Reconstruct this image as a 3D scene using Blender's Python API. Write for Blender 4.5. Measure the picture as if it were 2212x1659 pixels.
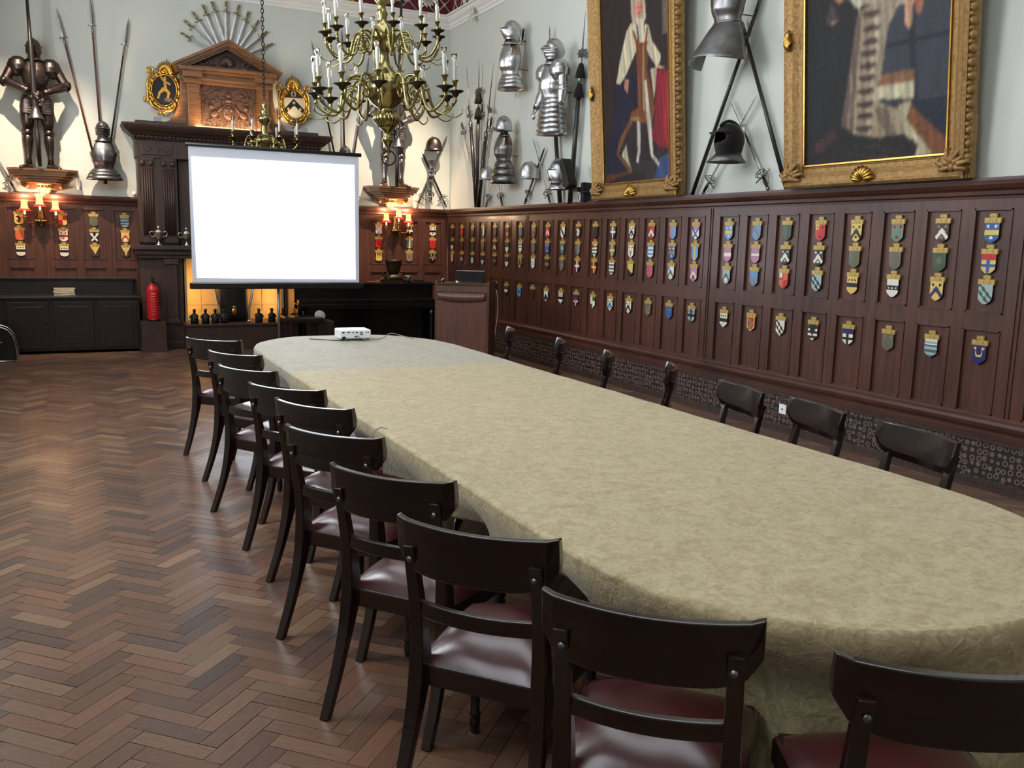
import bpy, bmesh, math, random
import numpy as np
from mathutils import Vector, Matrix, Euler
random.seed(7)
S = bpy.context.scene
for o in list(bpy.data.objects): bpy.data.objects.remove(o)
PI = math.pi
# ---------------------------------------------------------------- camera
EYE = Vector((0, 0, 1.62))
YAW, PITCH, ROLL, FPX = 0.459443, 0.158816, 0.0231828, 1914.49
IW, IH = 2212, 1659
_f = Vector((math.sin(YAW)*math.cos(PITCH), math.cos(YAW)*math.cos(PITCH), -math.sin(PITCH)))
_r = Vector((math.cos(YAW), -math.sin(YAW), 0)); _u = _r.cross(_f)
CR = _r*math.cos(ROLL)+_u*math.sin(ROLL); CU = _u*math.cos(ROLL)-_r*math.sin(ROLL); CF = _f
cd = bpy.data.cameras.new('camera'); cam = bpy.data.objects.new('camera', cd)
S.collection.objects.link(cam)
cd.sensor_fit = 'HORIZONTAL'; cd.sensor_width = 36; cd.lens = 36*FPX/IW; cd.clip_start = 0.05
M = Matrix((CR, CU, -CF)).transposed().to_4x4(); M.translation = EYE
cam.matrix_world = M
S.camera = cam
# ---------------------------------------------------------------- view, world, daylight
S.view_settings.view_transform = 'Standard'; S.view_settings.look = 'None'
S.view_settings.gamma = 1; S.view_settings.use_curve_mapping = False
S.view_settings.exposure = 0.15
W = bpy.data.worlds.new('world'); S.world = W; W.use_nodes = True
W.node_tree.nodes['Background'].inputs[0].default_value = (0.55, 0.68, 0.85, 1)
W.node_tree.nodes['Background'].inputs[1].default_value = 0.6
DAY = 15.0           # strength of the daylit window glass
SCREEN = 4.2
# room
XR, YB, XL, YF = 5.63, 13.88, -1.42, -1.6
ZD, ZC, ZTOP = 2.12, 4.95, 6.3

def prj(px, py):
    return CF + CR*((px-IW/2)/FPX) - CU*((py-IH/2)/FPX)
def onX(px, py, x):            # where the sight line meets an upright plane parallel to the right wall
    d = prj(px, py); t = x/d.x; return EYE+d*t
def onY(px, py, y):
    d = prj(px, py); t = y/d.y; return EYE+d*t
def onZ(px, py, z):
    d = prj(px, py); t = (z-EYE.z)/d.z; return EYE+d*t

# ---------------------------------------------------------------- helpers
C = bpy.data.collections.new('hall'); S.collection.children.link(C)
def srgb(r, g, b):
    f = lambda c: (c/255/12.92 if c/255 <= .04045 else ((c/255+.055)/1.055)**2.4)
    return (f(r), f(g), f(b), 1)
def thing(name, label, cat, loc=(0, 0, 0), rz=0, group=None, rx=0, ry=0, sc=1):
    o = bpy.data.objects.new(name, None); C.objects.link(o)
    o.location = loc; o.rotation_euler = (rx, ry, rz); o.scale = (sc, sc, sc)
    o.empty_display_size = .05
    o['label'] = label; o['category'] = cat
    if group: o['group'] = group
    return o
def tag(o, label, cat, group=None, kind=None):
    o['label'] = label; o['category'] = cat
    if group: o['group'] = group
    if kind: o['kind'] = kind
    return o
def copy_tree(o, parent=None):
    c = o.copy(); C.objects.link(c); c.parent = parent
    for ch in list(o.children): copy_tree(ch, c)
    return c
class MB:
    """collects shapes; build() links them as ONE mesh object"""
    def __init__(s): s.v = []; s.f = []; s.sm = []; s.T = Matrix()
    def add(s, vs, fs, smooth=False):
        n = len(s.v); T = s.T
        s.v += [tuple(T @ Vector(p)) for p in vs]
        s.f += [tuple(n+i for i in f) for f in fs]; s.sm += [smooth]*len(fs)
        return s
    def box(s, c, d, R=None, ch=0):
        x, y, z = d[0]/2, d[1]/2, d[2]/2
        P = [Vector((a*x, b*y, e*z)) for a in (-1, 1) for b in (-1, 1) for e in (-1, 1)]
        if R is not None: P = [R @ p for p in P]
        P = [p+Vector(c) for p in P]
        return s.add(P, [(0, 1, 3, 2), (4, 6, 7, 5), (0, 4, 5, 1), (2, 3, 7, 6), (0, 2, 6, 4), (1, 5, 7, 3)])
    def b2(s, x0, x1, y0, y1, z0, z1):
        return s.box(((x0+x1)/2, (y0+y1)/2, (z0+z1)/2), (abs(x1-x0), abs(y1-y0), abs(z1-z0)))
    def rings(s, R, cap=True, closed=False, smooth=True):
        n = len(R[0]); vs = [p for r in R for p in r]; fs = []
        m = len(R)
        for i in range(m if closed else m-1):
            for j in range(n):
                a, b = i*n+j, i*n+(j+1) % n; c, d = ((i+1) % m)*n+(j+1) % n, ((i+1) % m)*n+j
                fs.append((a, b, c, d))
        s.add(vs, fs, smooth)
        if cap and not closed:
            k = len(s.v)-len(vs)
            s.f.append(tuple(k+j for j in reversed(range(n)))); s.sm.append(False)
            s.f.append(tuple(k+(m-1)*n+j for j in range(n))); s.sm.append(False)
        return s
    def tube(s, P, r, n=10, cap=True, flat=1.0, up=None, closed=False):
        P = [Vector(p) for p in P]; m = len(P)
        if not hasattr(r, '__len__'): r = [r]*m
        R = []; prev = None
        for i in range(m):
            if closed: t = P[(i+1) % m]-P[i-1]
            else: t = P[min(i+1, m-1)]-P[max(i-1, 0)]
            if t.length < 1e-9: t = Vector((0, 0, 1))
            t.normalize()
            if prev is None:
                a = Vector(up) if up else (Vector((0, 0, 1)) if abs(t.z) < .9 else Vector((1, 0, 0)))
                u = t.cross(a).normalized()
            else:
                u = (prev-t*prev.dot(t))
                u = u.normalized() if u.length > 1e-6 else t.orthogonal().normalized()
            prev = u; w = t.cross(u)
            R.append([P[i]+u*(r[i]*math.cos(2*PI*k/n))+w*(r[i]*flat*math.sin(2*PI*k/n)) for k in range(n)])
        return s.rings(R, cap and not closed, closed)
    def lathe(s, prof, n=20, c=(0, 0, 0), ax=None, cap=True):
        """prof: (radius, height) pairs"""
        c = Vector(c); Q = Matrix() if ax is None else Vector((0, 0, 1)).rotation_difference(Vector(ax)).to_matrix().to_4x4()
        R = [[c+(Q @ Vector((max(r, 1e-4)*math.cos(2*PI*k/n), max(r, 1e-4)*math.sin(2*PI*k/n), z))) for k in range(n)] for r, z in prof]
        return s.rings(R, cap)
    def loft(s, L, n=20, cap=True, pw=2):
        """L: (cx,cy,cz,rx,ry) rings lying flat"""
        R = []
        for q in L:
            cx, cy, cz, rx, ry = q[:5]; e = 2/(q[5] if len(q) > 5 else pw); row = []
            for k in range(n):
                a = 2*PI*k/n; ca, sa = math.cos(a), math.sin(a)
                row.append((cx+rx*math.copysign(abs(ca)**e, ca), cy+ry*math.copysign(abs(sa)**e, sa), cz))
            R.append(row)
        return s.rings(R, cap)
    def ell(s, c, r, n=14, m=8, R=None):
        c = Vector(c); rows = []
        for i in range(m+1):
            a = PI*i/m-PI/2; row = []
            for k in range(n):
                b = 2*PI*k/n
                p = Vector((r[0]*max(math.cos(a), 1e-3)*math.cos(b), r[1]*max(math.cos(a), 1e-3)*math.sin(b), r[2]*math.sin(a)))
                row.append(c+(R @ p if R is not None else p))
            rows.append(row)
        return s.rings(rows, True)
    def surf(s, fn, nu, nv, closed_u=False, skip=None, th=0):
        vs = [fn(i/nu, j/nv) for j in range(nv+1) for i in range(nu if closed_u else nu+1)]
        w = nu if closed_u else nu+1; fs = []
        for j in range(nv):
            for i in range(nu):
                if skip and skip((i+.5)/nu, (j+.5)/nv): continue
                fs.append((j*w+i, j*w+(i+1) % w, (j+1)*w+(i+1) % w, (j+1)*w+i))
        return s.add(vs, fs, True)
    def prism(s, pts, y0, y1, smooth=False):
        """outline in x,z swept from y0 (front) to y1 (back)"""
        n = len(pts); vs = [(x, y0, z) for x, z in pts]+[(x, y1, z) for x, z in pts]
        fs = [tuple(range(n)), tuple(reversed(range(n, 2*n)))]+[(j, n+j, n+(j+1) % n, (j+1) % n) for j in range(n)]
        return s.add(vs, fs, smooth)
    def sweep(s, prof, path, closed=False, smooth=False):
        """profile (a,b) swept along a flat path; a = outward offset (left normal), b = height"""
        P = [Vector(p) for p in path]; m = len(P); R = []
        for i in range(m):
            d0 = (P[i]-P[i-1]) if (i > 0 or closed) else None
            d1 = (P[(i+1) % m]-P[i]) if (i < m-1 or closed) else None
            d0 = (d0 or d1).normalized(); d1 = (d1 or d0).normalized()
            n0 = Vector((-d0.y, d0.x, 0)); n1 = Vector((-d1.y, d1.x, 0)); nn = (n0+n1).normalized()
            k = 1/max(.3, nn.dot(n0))
            R.append([P[i]+nn*(a*k)+Vector((0, 0, b)) for a, b in prof])
        return s.rings(R, not closed, closed, smooth)
    def build(s, name, mat, parent=None, bevel=0, sub=0, loc=None, solid=0, autos=None, seg=2):
        me = bpy.data.meshes.new(name); me.from_pydata(s.v, [], s.f); me.materials.append(mat)
        me.polygons.foreach_set('use_smooth', s.sm)
        me.update()
        bm = bmesh.new(); bm.from_mesh(me); bmesh.ops.recalc_face_normals(bm, faces=bm.faces); bm.to_mesh(me); bm.free()
        o = bpy.data.objects.new(name, me); C.objects.link(o); o.parent = parent
        if loc is not None: o.location = loc
        if solid:
            m = o.modifiers.new('s', 'SOLIDIFY'); m.thickness = solid; m.offset = -1
        if bevel:
            m = o.modifiers.new('b', 'BEVEL'); m.width = bevel; m.segments = seg; m.limit_method = 'ANGLE'; m.angle_limit = .6
            m.harden_normals = False
        if sub:
            m = o.modifiers.new('u', 'SUBSURF'); m.levels = sub; m.render_levels = sub
        return o
def arc(cx, cz, r, a0, a1, n=8):
    return [(cx+r*math.cos(math.radians(a0+(a1-a0)*i/n)), cz+r*math.sin(math.radians(a0+(a1-a0)*i/n))) for i in range(n+1)]
def bez(P, n=16):
    """smooth curve through points (Catmull-Rom)"""
    P = [Vector(p) for p in P]; Q = [P[0]*2-P[1]]+P+[P[-1]*2-P[-2]]; out = []
    for i in range(1, len(Q)-2):
        a, b, c, d = Q[i-1:i+3]
        for k in range(n):
            t = k/n
            out.append(.5*((2*b)+(c-a)*t+(2*a-5*b+4*c-d)*t*t+(3*b-a-3*c+d)*t**3))
    out.append(P[-1]); return out
def struct(o): o['kind'] = 'structure'; return o

# ---------------------------------------------------------------- materials
def nmat(name):
    m = bpy.data.materials.new(name); m.use_nodes = True
    nt = m.node_tree; b = nt.nodes['Principled BSDF']; return m, nt, b
def mat(name, col, rough=.5, metal=0, emit=None, es=0, bump=0, bs=60, var=0, vs=8, coat=0, spec=.5, trans=0, stretch=None, ior=1.45):
    m, nt, b = nmat(name); N, L = nt.nodes, nt.links
    b.inputs['Base Color'].default_value = col; b.inputs['Roughness'].default_value = rough
    b.inputs['Metallic'].default_value = metal; b.inputs['Specular IOR Level'].default_value = spec
    b.inputs['Coat Weight'].default_value = coat; b.inputs['Coat Roughness'].default_value = .12
    b.inputs['Transmission Weight'].default_value = trans; b.inputs['IOR'].default_value = ior
    if emit: b.inputs['Emission Color'].default_value = emit; b.inputs['Emission Strength'].default_value = es
    if bump or var:
        tc = N.new('ShaderNodeTexCoord'); mp = N.new('ShaderNodeMapping'); L.new(tc.outputs['Object'], mp.inputs[0])
        if stretch: mp.inputs['Scale'].default_value = stretch
    if var:
        n = N.new('ShaderNodeTexNoise'); n.inputs['Scale'].default_value = vs; n.inputs['Detail'].default_value = 5; L.new(mp.outputs[0], n.inputs['Vector'])
        r = N.new('ShaderNodeMapRange'); r.inputs[1].default_value = .3; r.inputs[2].default_value = .7
        r.inputs[3].default_value = 1-var; r.inputs[4].default_value = 1+var; L.new(n.outputs['Fac'], r.inputs[0])
        x = N.new('ShaderNodeMix'); x.data_type = 'RGBA'; x.blend_type = 'MULTIPLY'; x.inputs[0].default_value = 1
        x.inputs[6].default_value = col; L.new(r.outputs[0], x.inputs[7]); L.new(x.outputs[2], b.inputs['Base Color'])
    if bump:
        n = N.new('ShaderNodeTexNoise'); n.inputs['Scale'].default_value = bs; n.inputs['Detail'].default_value = 6; L.new(mp.outputs[0], n.inputs['Vector'])
        p = N.new('ShaderNodeBump'); p.inputs['Strength'].default_value = bump; p.inputs['Distance'].default_value = .01
        L.new(n.outputs['Fac'], p.inputs['Height']); L.new(p.outputs[0], b.inputs['Normal'])
    return m
def attrmat(name, rough=.5, coat=0, metal=0, bump=0, bs=60, spec=.5):
    m, nt, b = nmat(name); N, L = nt.nodes, nt.links
    a = N.new('ShaderNodeAttribute'); a.attribute_name = 'Col'; L.new(a.outputs['Color'], b.inputs['Base Color'])
    b.inputs['Roughness'].default_value = rough; b.inputs['Coat Weight'].default_value = coat; b.inputs['Metallic'].default_value = metal
    b.inputs['Specular IOR Level'].default_value = spec
    if bump:
        tc = N.new('ShaderNodeTexCoord'); n = N.new('ShaderNodeTexNoise'); n.inputs['Scale'].default_value = bs; L.new(tc.outputs['Object'], n.inputs['Vector'])
        p = N.new('ShaderNodeBump'); p.inputs['Strength'].default_value = bump; p.inputs['Distance'].default_value = .01
        L.new(n.outputs['Fac'], p.inputs['Height']); L.new(p.outputs[0], b.inputs['Normal'])
    return m
def woodmat(name, c1, c2, rough=.35, coat=.3, scale=1.0, axis='Z', spec=.5):
    m, nt, b = nmat(name); N, L = nt.nodes, nt.links
    tc = N.new('ShaderNodeTexCoord'); mp = N.new('ShaderNodeMapping'); L.new(tc.outputs['Object'], mp.inputs[0])
    s = {'Z': (14, 14, .9), 'X': (.9, 14, 14), 'Y': (14, .9, 14)}[axis]; mp.inputs['Scale'].default_value = [k*scale for k in s]
    n = N.new('ShaderNodeTexNoise'); n.inputs['Scale'].default_value = 2.2; n.inputs['Detail'].default_value = 7; n.inputs['Distortion'].default_value = .6
    L.new(mp.outputs[0], n.inputs['Vector'])
    n2 = N.new('ShaderNodeTexNoise'); n2.inputs['Scale'].default_value = 1.3; n2.inputs['Detail'].default_value = 3; L.new(tc.outputs['Object'], n2.inputs['Vector'])
    ad = N.new('ShaderNodeMath'); ad.operation = 'MULTIPLY_ADD'; ad.inputs[1].default_value = .6; L.new(n.outputs['Fac'], ad.inputs[0])
    ml = N.new('ShaderNodeMath'); ml.operation = 'MULTIPLY'; ml.inputs[1].default_value = .4; L.new(n2.outputs['Fac'], ml.inputs[0]); L.new(ml.outputs[0], ad.inputs[2])
    r = N.new('ShaderNodeValToRGB'); r.color_ramp.elements[0].position = .35; r.color_ramp.elements[1].position = .65
    r.color_ramp.elements[0].color = c1; r.color_ramp.elements[1].color = c2; L.new(ad.outputs[0], r.inputs[0])
    L.new(r.outputs[0], b.inputs['Base Color'])
    p = N.new('ShaderNodeBump'); p.inputs['Strength'].default_value = .12; p.inputs['Distance'].default_value = .004
    L.new(n.outputs['Fac'], p.inputs['Height']); L.new(p.outputs[0], b.inputs['Normal'])
    b.inputs['Roughness'].default_value = rough; b.inputs['Coat Weight'].default_value = coat; b.inputs['Coat Roughness'].default_value = .15
    b.inputs['Specular IOR Level'].default_value = spec
    return m
def col_attr(me, cols, domain='CORNER'):
    a = me.color_attributes.new('Col', 'FLOAT_COLOR', domain); a.data.foreach_set('color', np.asarray(cols, dtype=np.float32).ravel())
lin = lambda c: np.where(np.asarray(c, float)/255 <= .04045, np.asarray(c, float)/255/12.92, ((np.asarray(c, float)/255+.055)/1.055)**2.4)

plaster = mat('painted_plaster', srgb(196, 198, 190), .75, bump=.05, bs=30, var=.03, vs=1.5)
moulding = mat('white_moulding', srgb(226, 224, 218), .6)
maroon = mat('maroon_frieze', srgb(92, 24, 38), .7, var=.15, vs=20)
oak = woodmat('panel_oak', srgb(54, 29, 21), srgb(90, 52, 38), .42, .12)
oakx = woodmat('panel_oak_rail', srgb(52, 28, 21), srgb(86, 49, 36), .42, .12, axis='X')
oaky = woodmat('panel_oak_long', srgb(52, 28, 21), srgb(86, 49, 36), .42, .12, axis='Y')
oakdark = woodmat('dark_carved_oak', srgb(38, 25, 20), srgb(68, 46, 36), .5, .08)
oakgold = woodmat('honey_oak', srgb(84, 52, 27), srgb(138, 92, 50), .35, .3, axis='X')
blackwood = woodmat('near_black_wood', srgb(13, 9, 9), srgb(24, 15, 14), .4, .2, axis='X')
mahog = woodmat('mahogany', srgb(19, 9, 8), srgb(36, 16, 13), .24, .5, axis='X')
leather = mat('oxblood_leather', srgb(66, 20, 24), .3, bump=.2, bs=14, coat=.9)
steel = mat('polished_steel', srgb(186, 186, 188), .3, 1, bump=.06, bs=18, var=.25, vs=9)
steel_dk = mat('dull_steel', srgb(120, 118, 118), .38, 1, bump=.1, bs=26, var=.3, vs=10)
browned = mat('browned_steel', srgb(92, 80, 76), .34, 1, bump=.1, bs=26, var=.3, vs=12)
blacked = mat('blackened_iron', srgb(44, 40, 40), .5, .7, bump=.1, bs=40)
lining = mat('dark_lining', srgb(30, 20, 20), .8)
oldbrass = mat('aged_brass', srgb(158, 146, 112), .3, 1, var=.3, vs=20)
brass = mat('lacquered_brass', srgb(150, 138, 92), .2, 1, bump=.02, bs=20, var=.2, vs=14)
bronze = mat('dark_bronze', srgb(58, 50, 36), .42, .8, bump=.15, bs=60)
gilt = mat('gilt_wood', srgb(152, 118, 72), .5, .55, bump=.5, bs=90, var=.35, vs=40)
giltbr = mat('bright_gilt', srgb(198, 156, 76), .3, 1, bump=.1, bs=40, var=.15, vs=20)
silver = mat('silver_plate', srgb(210, 206, 200), .12, 1)
candle = mat('candle_wax', srgb(236, 234, 226), .45)
black = mat('satin_black', srgb(16, 16, 18), .45)
blackpl = mat('black_plastic', srgb(20, 20, 22), .35)
whitepl = mat('white_plastic', srgb(232, 232, 236), .35)
poleblack = woodmat('ebonised_shaft', srgb(18, 15, 14), srgb(34, 26, 24), .4, .2)
leather.node_tree.nodes['Principled BSDF'].inputs['Coat Roughness'].default_value = .32
polebrown = woodmat('reddish_shaft', srgb(70, 30, 20), srgb(110, 54, 36), .4, .2)
velvet = mat('dark_tassel', srgb(26, 16, 20), .95, bump=.6, bs=120)
glass = mat('clear_glass', (1, 1, 1, 1), .02, trans=1, ior=1.3)
copper = mat('carved_copper_brown', srgb(88, 64, 54), .42, .35, bump=.2, bs=50)
cream = mat('cream_paper', srgb(196, 186, 160), .8)
# ================================================================ the room
RW = Matrix.Translation((XR, 0, 0)) @ Matrix.Rotation(-PI/2, 4, 'Z')     # local x = -Y, local -y = into the room
BW = Matrix.Translation((0, YB, 0))
# --- herringbone parquet: one mesh of blocks, a colour for each block
def parquet():
    n = 4; Wd = .0712; Ln = n*Wd; g = .0011; V = []; F = []; K = []; UV = []
    c = math.sqrt(.5); rng = random.Random(3)
    pal = [(116, 84, 66), (104, 74, 58), (128, 98, 76), (88, 66, 58), (120, 82, 62), (78, 62, 58), (136, 108, 84), (106, 72, 56)]
    def blk(x, y, w, h):
        cx, cy = x+w/2, y+h/2
        X, Y = (cx-cy)*c, (cx+cy)*c
        X -= .065; Y += .03
        if not (XL-.2 < X < XR+.2 and YF-.2 < Y < YB+.2): return
        ps = []
        for a, b in ((x+g, y+g), (x+w-g, y+g), (x+w-g, y+h-g), (x+g, y+h-g)):
            px, py = (a-b)*c-.065, (a+b)*c+.03
            ps.append((min(max(px, XL), XR), min(max(py, YF), YB)))
        t = rng.uniform(-.0007, .0007); t2 = rng.uniform(-.0007, .0007)
        z = [-.0008+t, -.0008+t2, -.0008-t, -.0008-t2]
        k = len(V); V.extend([(ps[i][0], ps[i][1], z[i]) for i in range(4)]); F.append((k, k+1, k+2, k+3))
        q = rng.choice(pal) if rng.random() < .75 else rng.choice(pal[:2]); f = rng.uniform(.88, 1.08)
        K.append([(v*.7+w_*.3)*f for v, w_ in zip(q, (108, 80, 64))])
        o = rng.uniform(0, 50)
        if w > h: UV.extend([(o, o), (o+w, o), (o+w, o+h), (o, o+h)])
        else: UV.extend([(o, o), (o, o+w), (o+h, o+w), (o+h, o)])
    R = 240
    for i in range(-R, R):
        for m in range(-30, 31):
            x0 = i*Wd+m*2*Ln
            # staircase pair
            yy = i*Wd
            X = (x0-yy)*c; Y = (x0+yy)*c
            if X < XL-1 or X > XR+1 or Y < YF-1 or Y > YB+1: continue
            blk(x0, yy, Ln, Wd)
            blk(x0+Ln, yy-Ln+Wd, Wd, Ln)
    me = bpy.data.meshes.new('floor'); me.from_pydata(V, [], F)
    cols = np.repeat(np.concatenate([lin(np.clip(K, 0, 255)), np.ones((len(K), 1))], 1), 4, axis=0)
    col_attr(me, cols)
    uv = me.uv_layers.new(name='UVMap'); uv.data.foreach_set('uv', np.array(UV, dtype=np.float32).ravel())
    m, nt, b = nmat('herringbone_parquet'); N, L = nt.nodes, nt.links
    a = N.new('ShaderNodeAttribute'); a.attribute_name = 'Col'
    u = N.new('ShaderNodeUVMap'); mp = N.new('ShaderNodeMapping'); mp.inputs['Scale'].default_value = (4, 60, 1); L.new(u.outputs[0], mp.inputs[0])
    n1 = N.new('ShaderNodeTexNoise'); n1.inputs['Scale'].default_value = 3; n1.inputs['Detail'].default_value = 6; L.new(mp.outputs[0], n1.inputs['Vector'])
    r = N.new('ShaderNodeMapRange'); r.inputs[1].default_value = .25; r.inputs[2].default_value = .75; r.inputs[3].default_value = .72; r.inputs[4].default_value = 1.2
    L.new(n1.outputs['Fac'], r.inputs[0])
    x = N.new('ShaderNodeMix'); x.data_type = 'RGBA'; x.blend_type = 'MULTIPLY'; x.inputs[0].default_value = 1
    L.new(a.outputs['Color'], x.inputs[6]); L.new(r.outputs[0], x.inputs[7])
    tc = N.new('ShaderNodeTexCoord'); vo = N.new('ShaderNodeTexVoronoi'); vo.inputs['Scale'].default_value = 26; L.new(tc.outputs['Object'], vo.inputs['Vector'])
    rr = N.new('ShaderNodeValToRGB'); rr.color_ramp.elements[0].position = .05; rr.color_ramp.elements[1].position = .09
    rr.color_ramp.elements[0].color = (.35, .35, .35, 1); rr.color_ramp.elements[1].color = (1, 1, 1, 1); L.new(vo.outputs['Distance'], rr.inputs[0])
    nz = N.new('ShaderNodeTexNoise'); nz.inputs['Scale'].default_value = 1.1; L.new(tc.outputs['Object'], nz.inputs['Vector'])
    gt = N.new('ShaderNodeMath'); gt.operation = 'GREATER_THAN'; gt.inputs[1].default_value = .5; L.new(nz.outputs['Fac'], gt.inputs[0])
    x2 = N.new('ShaderNodeMix'); x2.data_type = 'RGBA'; x2.blend_type = 'MULTIPLY'; L.new(gt.outputs[0], x2.inputs[0]); L.new(x.outputs[2], x2.inputs[6]); L.new(rr.outputs[0], x2.inputs[7])
    L.new(x2.outputs[2], b.inputs['Base Color'])
    n2 = N.new('ShaderNodeTexNoise'); n2.inputs['Scale'].default_value = 2.5; L.new(tc.outputs['Object'], n2.inputs['Vector'])
    r2 = N.new('ShaderNodeMapRange'); r2.inputs[3].default_value = .24; r2.inputs[4].default_value = .4; L.new(n2.outputs['Fac'], r2.inputs[0])
    L.new(r2.outputs[0], b.inputs['Roughness'])
    p = N.new('ShaderNodeBump'); p.inputs['Strength'].default_value = .1; p.inputs['Distance'].default_value = .003; L.new(n1.outputs['Fac'], p.inputs['Height']); L.new(p.outputs[0], b.inputs['Normal'])
    me.materials.append(m)
    o = bpy.data.objects.new('floor', me); C.objects.link(o); struct(o)
    b_ = MB(); b_.b2(XL-.2, XR+.2, YF-.2, YB+.2, -.12, -.004)
    struct(b_.build('floor', mat('dark_joint_timber', srgb(30, 20, 15), .8)))  # dark timber base seen in the joints between blocks
parquet()
# --- plaster walls
b = MB(); b.b2(XL-.3, XR+.3, YB, YB+.25, 0, ZTOP); struct(b.build('wall_back', plaster))
b = MB(); b.b2(XR, XR+.25, YF-.25, YB, 0, ZTOP); struct(b.build('wall_right', plaster))
b = MB(); b.b2(XL-.3, XR+.3, YF-.25, YF, 0, ZTOP); struct(b.build('wall_front', plaster))
SK = (.6, 3.6, .5, 9.5)
b = MB(); b.b2(XL-.3, SK[0], YF-.25, YB+.25, ZTOP, ZTOP+.2); b.b2(SK[1], XR+.3, YF-.25, YB+.25, ZTOP, ZTOP+.2); b.b2(SK[0], SK[1], YF-.25, SK[2], ZTOP, ZTOP+.2); b.b2(SK[0], SK[1], SK[3], YB+.25, ZTOP, ZTOP+.2)
struct(b.build('ceiling', mat('ceiling_white', srgb(224, 222, 216), .8)))
WIN = [(0.2, 2.0), (4.2, 6.2), (8.9, 11.3)]; WZ0, WZ1 = 2.7, 5.6
b = MB(); b.b2(XL-.3, XL, YF, YB, 0, WZ0); b.b2(XL-.3, XL, YF, YB, WZ1, ZTOP)
ys = [YF]+[v for w in WIN for v in w]+[YB]
for i in range(0, len(ys), 2): b.b2(XL-.3, XL, ys[i], ys[i+1], WZ0, WZ1)
struct(b.build('wall_left', plaster))
winglass = []
for k in (.5, 1.3, .95, .165):
    m, nt, bb = nmat('daylit_window_glass')
    bb.inputs['Base Color'].default_value = (.5, .55, .6, 1); bb.inputs['Emission Color'].default_value = (.88, .94, 1, 1); bb.inputs['Emission Strength'].default_value = DAY*k; winglass.append(m)
winframe = mat('window_stone', srgb(190, 184, 170), .7)
for k, (y0, y1) in enumerate(WIN):
    b = MB()
    for y in (y0+.04, y0+(y1-y0)/3, y0+(y1-y0)*2/3, y1-.04): b.b2(XL-.2, XL-.06, y-.04, y+.04, WZ0, WZ1)
    for z in (WZ0+.04, WZ0+1.0, WZ0+1.95, WZ1-.04): b.b2(XL-.18, XL-.08, y0, y1, z-.035, z+.035)
    o = struct(b.build('window_%d' % (k+1), winframe))
    b = MB(); b.b2(XL-.15, XL-.14, y0, y1, WZ0, WZ1); b.build('pane', winglass[k], o)
b = MB()
for x in np.linspace(SK[0]+.03, SK[1]-.03, 5): b.b2(x-.03, x+.03, SK[2], SK[3], ZTOP+.02, ZTOP+.12)
for y in np.linspace(SK[2]+.03, SK[3]-.03, 9): b.b2(SK[0], SK[1], y-.03, y+.03, ZTOP+.03, ZTOP+.11)
o = struct(b.build('window_4', winframe)); b = MB(); b.b2(SK[0], SK[1], SK[2], SK[3], ZTOP+.13, ZTOP+.14); b.build('pane', winglass[3], o)  # unseen glowing ceiling panel, added to light the table from above
# --- panelling
def panelling(T, cols, z_up, z_lo, x0, x1, zt=2.03, zb=.02, gaps=()):
    b = MB(); b.T = T
    f, g = -.022, -.006
    b.b2(x0, x1, g, .0, zb, zt)
    xs = [x0]+[v for c in cols for v in c]+[x1]
    for i in range(0, len(xs), 2): b.b2(xs[i], xs[i+1], f, g, zb, zt)
    for c in cols:
        b.b2(c[0], c[1], f, g, z_up[1], zt); b.b2(c[0], c[1], f, g, z_lo[1], z_up[0]); b.b2(c[0], c[1], f, g, zb, z_lo[0])
        for z0, z1 in (z_up, z_lo):
            w = .011
            for (a0, a1, c0, c1) in ((c[0], c[1], z0, z0+w), (c[0], c[1], z1-w, z1), (c[0], c[0]+w, z0, z1), (c[1]-w, c[1], z0, z1)):
                b.b2(a0, a1, f-.006, g, c0, c1)
    for x in gaps:
        b.b2(x-.022, x-.010, f-.008, g, z_lo[0]-.03, zt); b.b2(x+.010, x+.022, f-.008, g, z_lo[0]-.03, zt)
    return b
cy = [4.046+.39*k for k in range(8)]; cy[0:8] = [4.046, 4.434, 4.822, 5.218, 5.602, 5.992, 6.377, 6.764]
cf = [7.267, 7.65, 8.033, 8.413, 8.80, 9.19, 9.59, 9.98, 10.38, 10.78, 11.176, 11.60, 12.02, 12.45, 12.84, 13.27, 13.67]
mo = [3.55, 3.16, 2.77, 2.38, 1.99, 1.6, 1.21, .82, .43, .04]
allc = sorted(cy+cf+mo)
cols = [(-c-.141, -c+.141) for c in reversed(allc)]
struct(panelling(RW, cols, (1.212, 1.918), (.515, 1.098), -YB+.02, -YF, gaps=(-7.03, -3.80, -10.98)).build('trim_1', oak))
bc = [(-.775, -.475), (-.235, .045), (.144, .428), (.541, .83)]
struct(panelling(BW, [(-1.3, -1.0)]+bc, (1.24, 1.938), (.36, 1.13), XL, .9, gaps=(-.355,)).build('trim_2', oak))
bc2 = [(3.66, 3.95), (4.275, 4.56), (4.795, 5.085), (5.2, 5.49)]
struct(panelling(BW, bc2, (1.22, 1.918), (.36, 1.10), 3.4, XR-.03, gaps=(4.68,)).build('trim_3', oak))
capprof = [(0, 1.985), (-.028, 1.985), (-.03, 2.0), (-.048, 2.01), (-.052, 2.035), (-.075, 2.05), (-.095, 2.075), (-.1, 2.1), (-.1, 2.12), (0, 2.12)]
def run(b, prof, pts): b.sweep([(-a, z) for a, z in prof], pts)
b = MB()
run(b, capprof, [(XR, YF, 0), (XR, YB, 0), (3.3, YB, 0)]); run(b, capprof, [(1.0, YB, 0), (XL, YB, 0), (XL, YF, 0)])
struct(b.build('trim_4', oaky))
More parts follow.
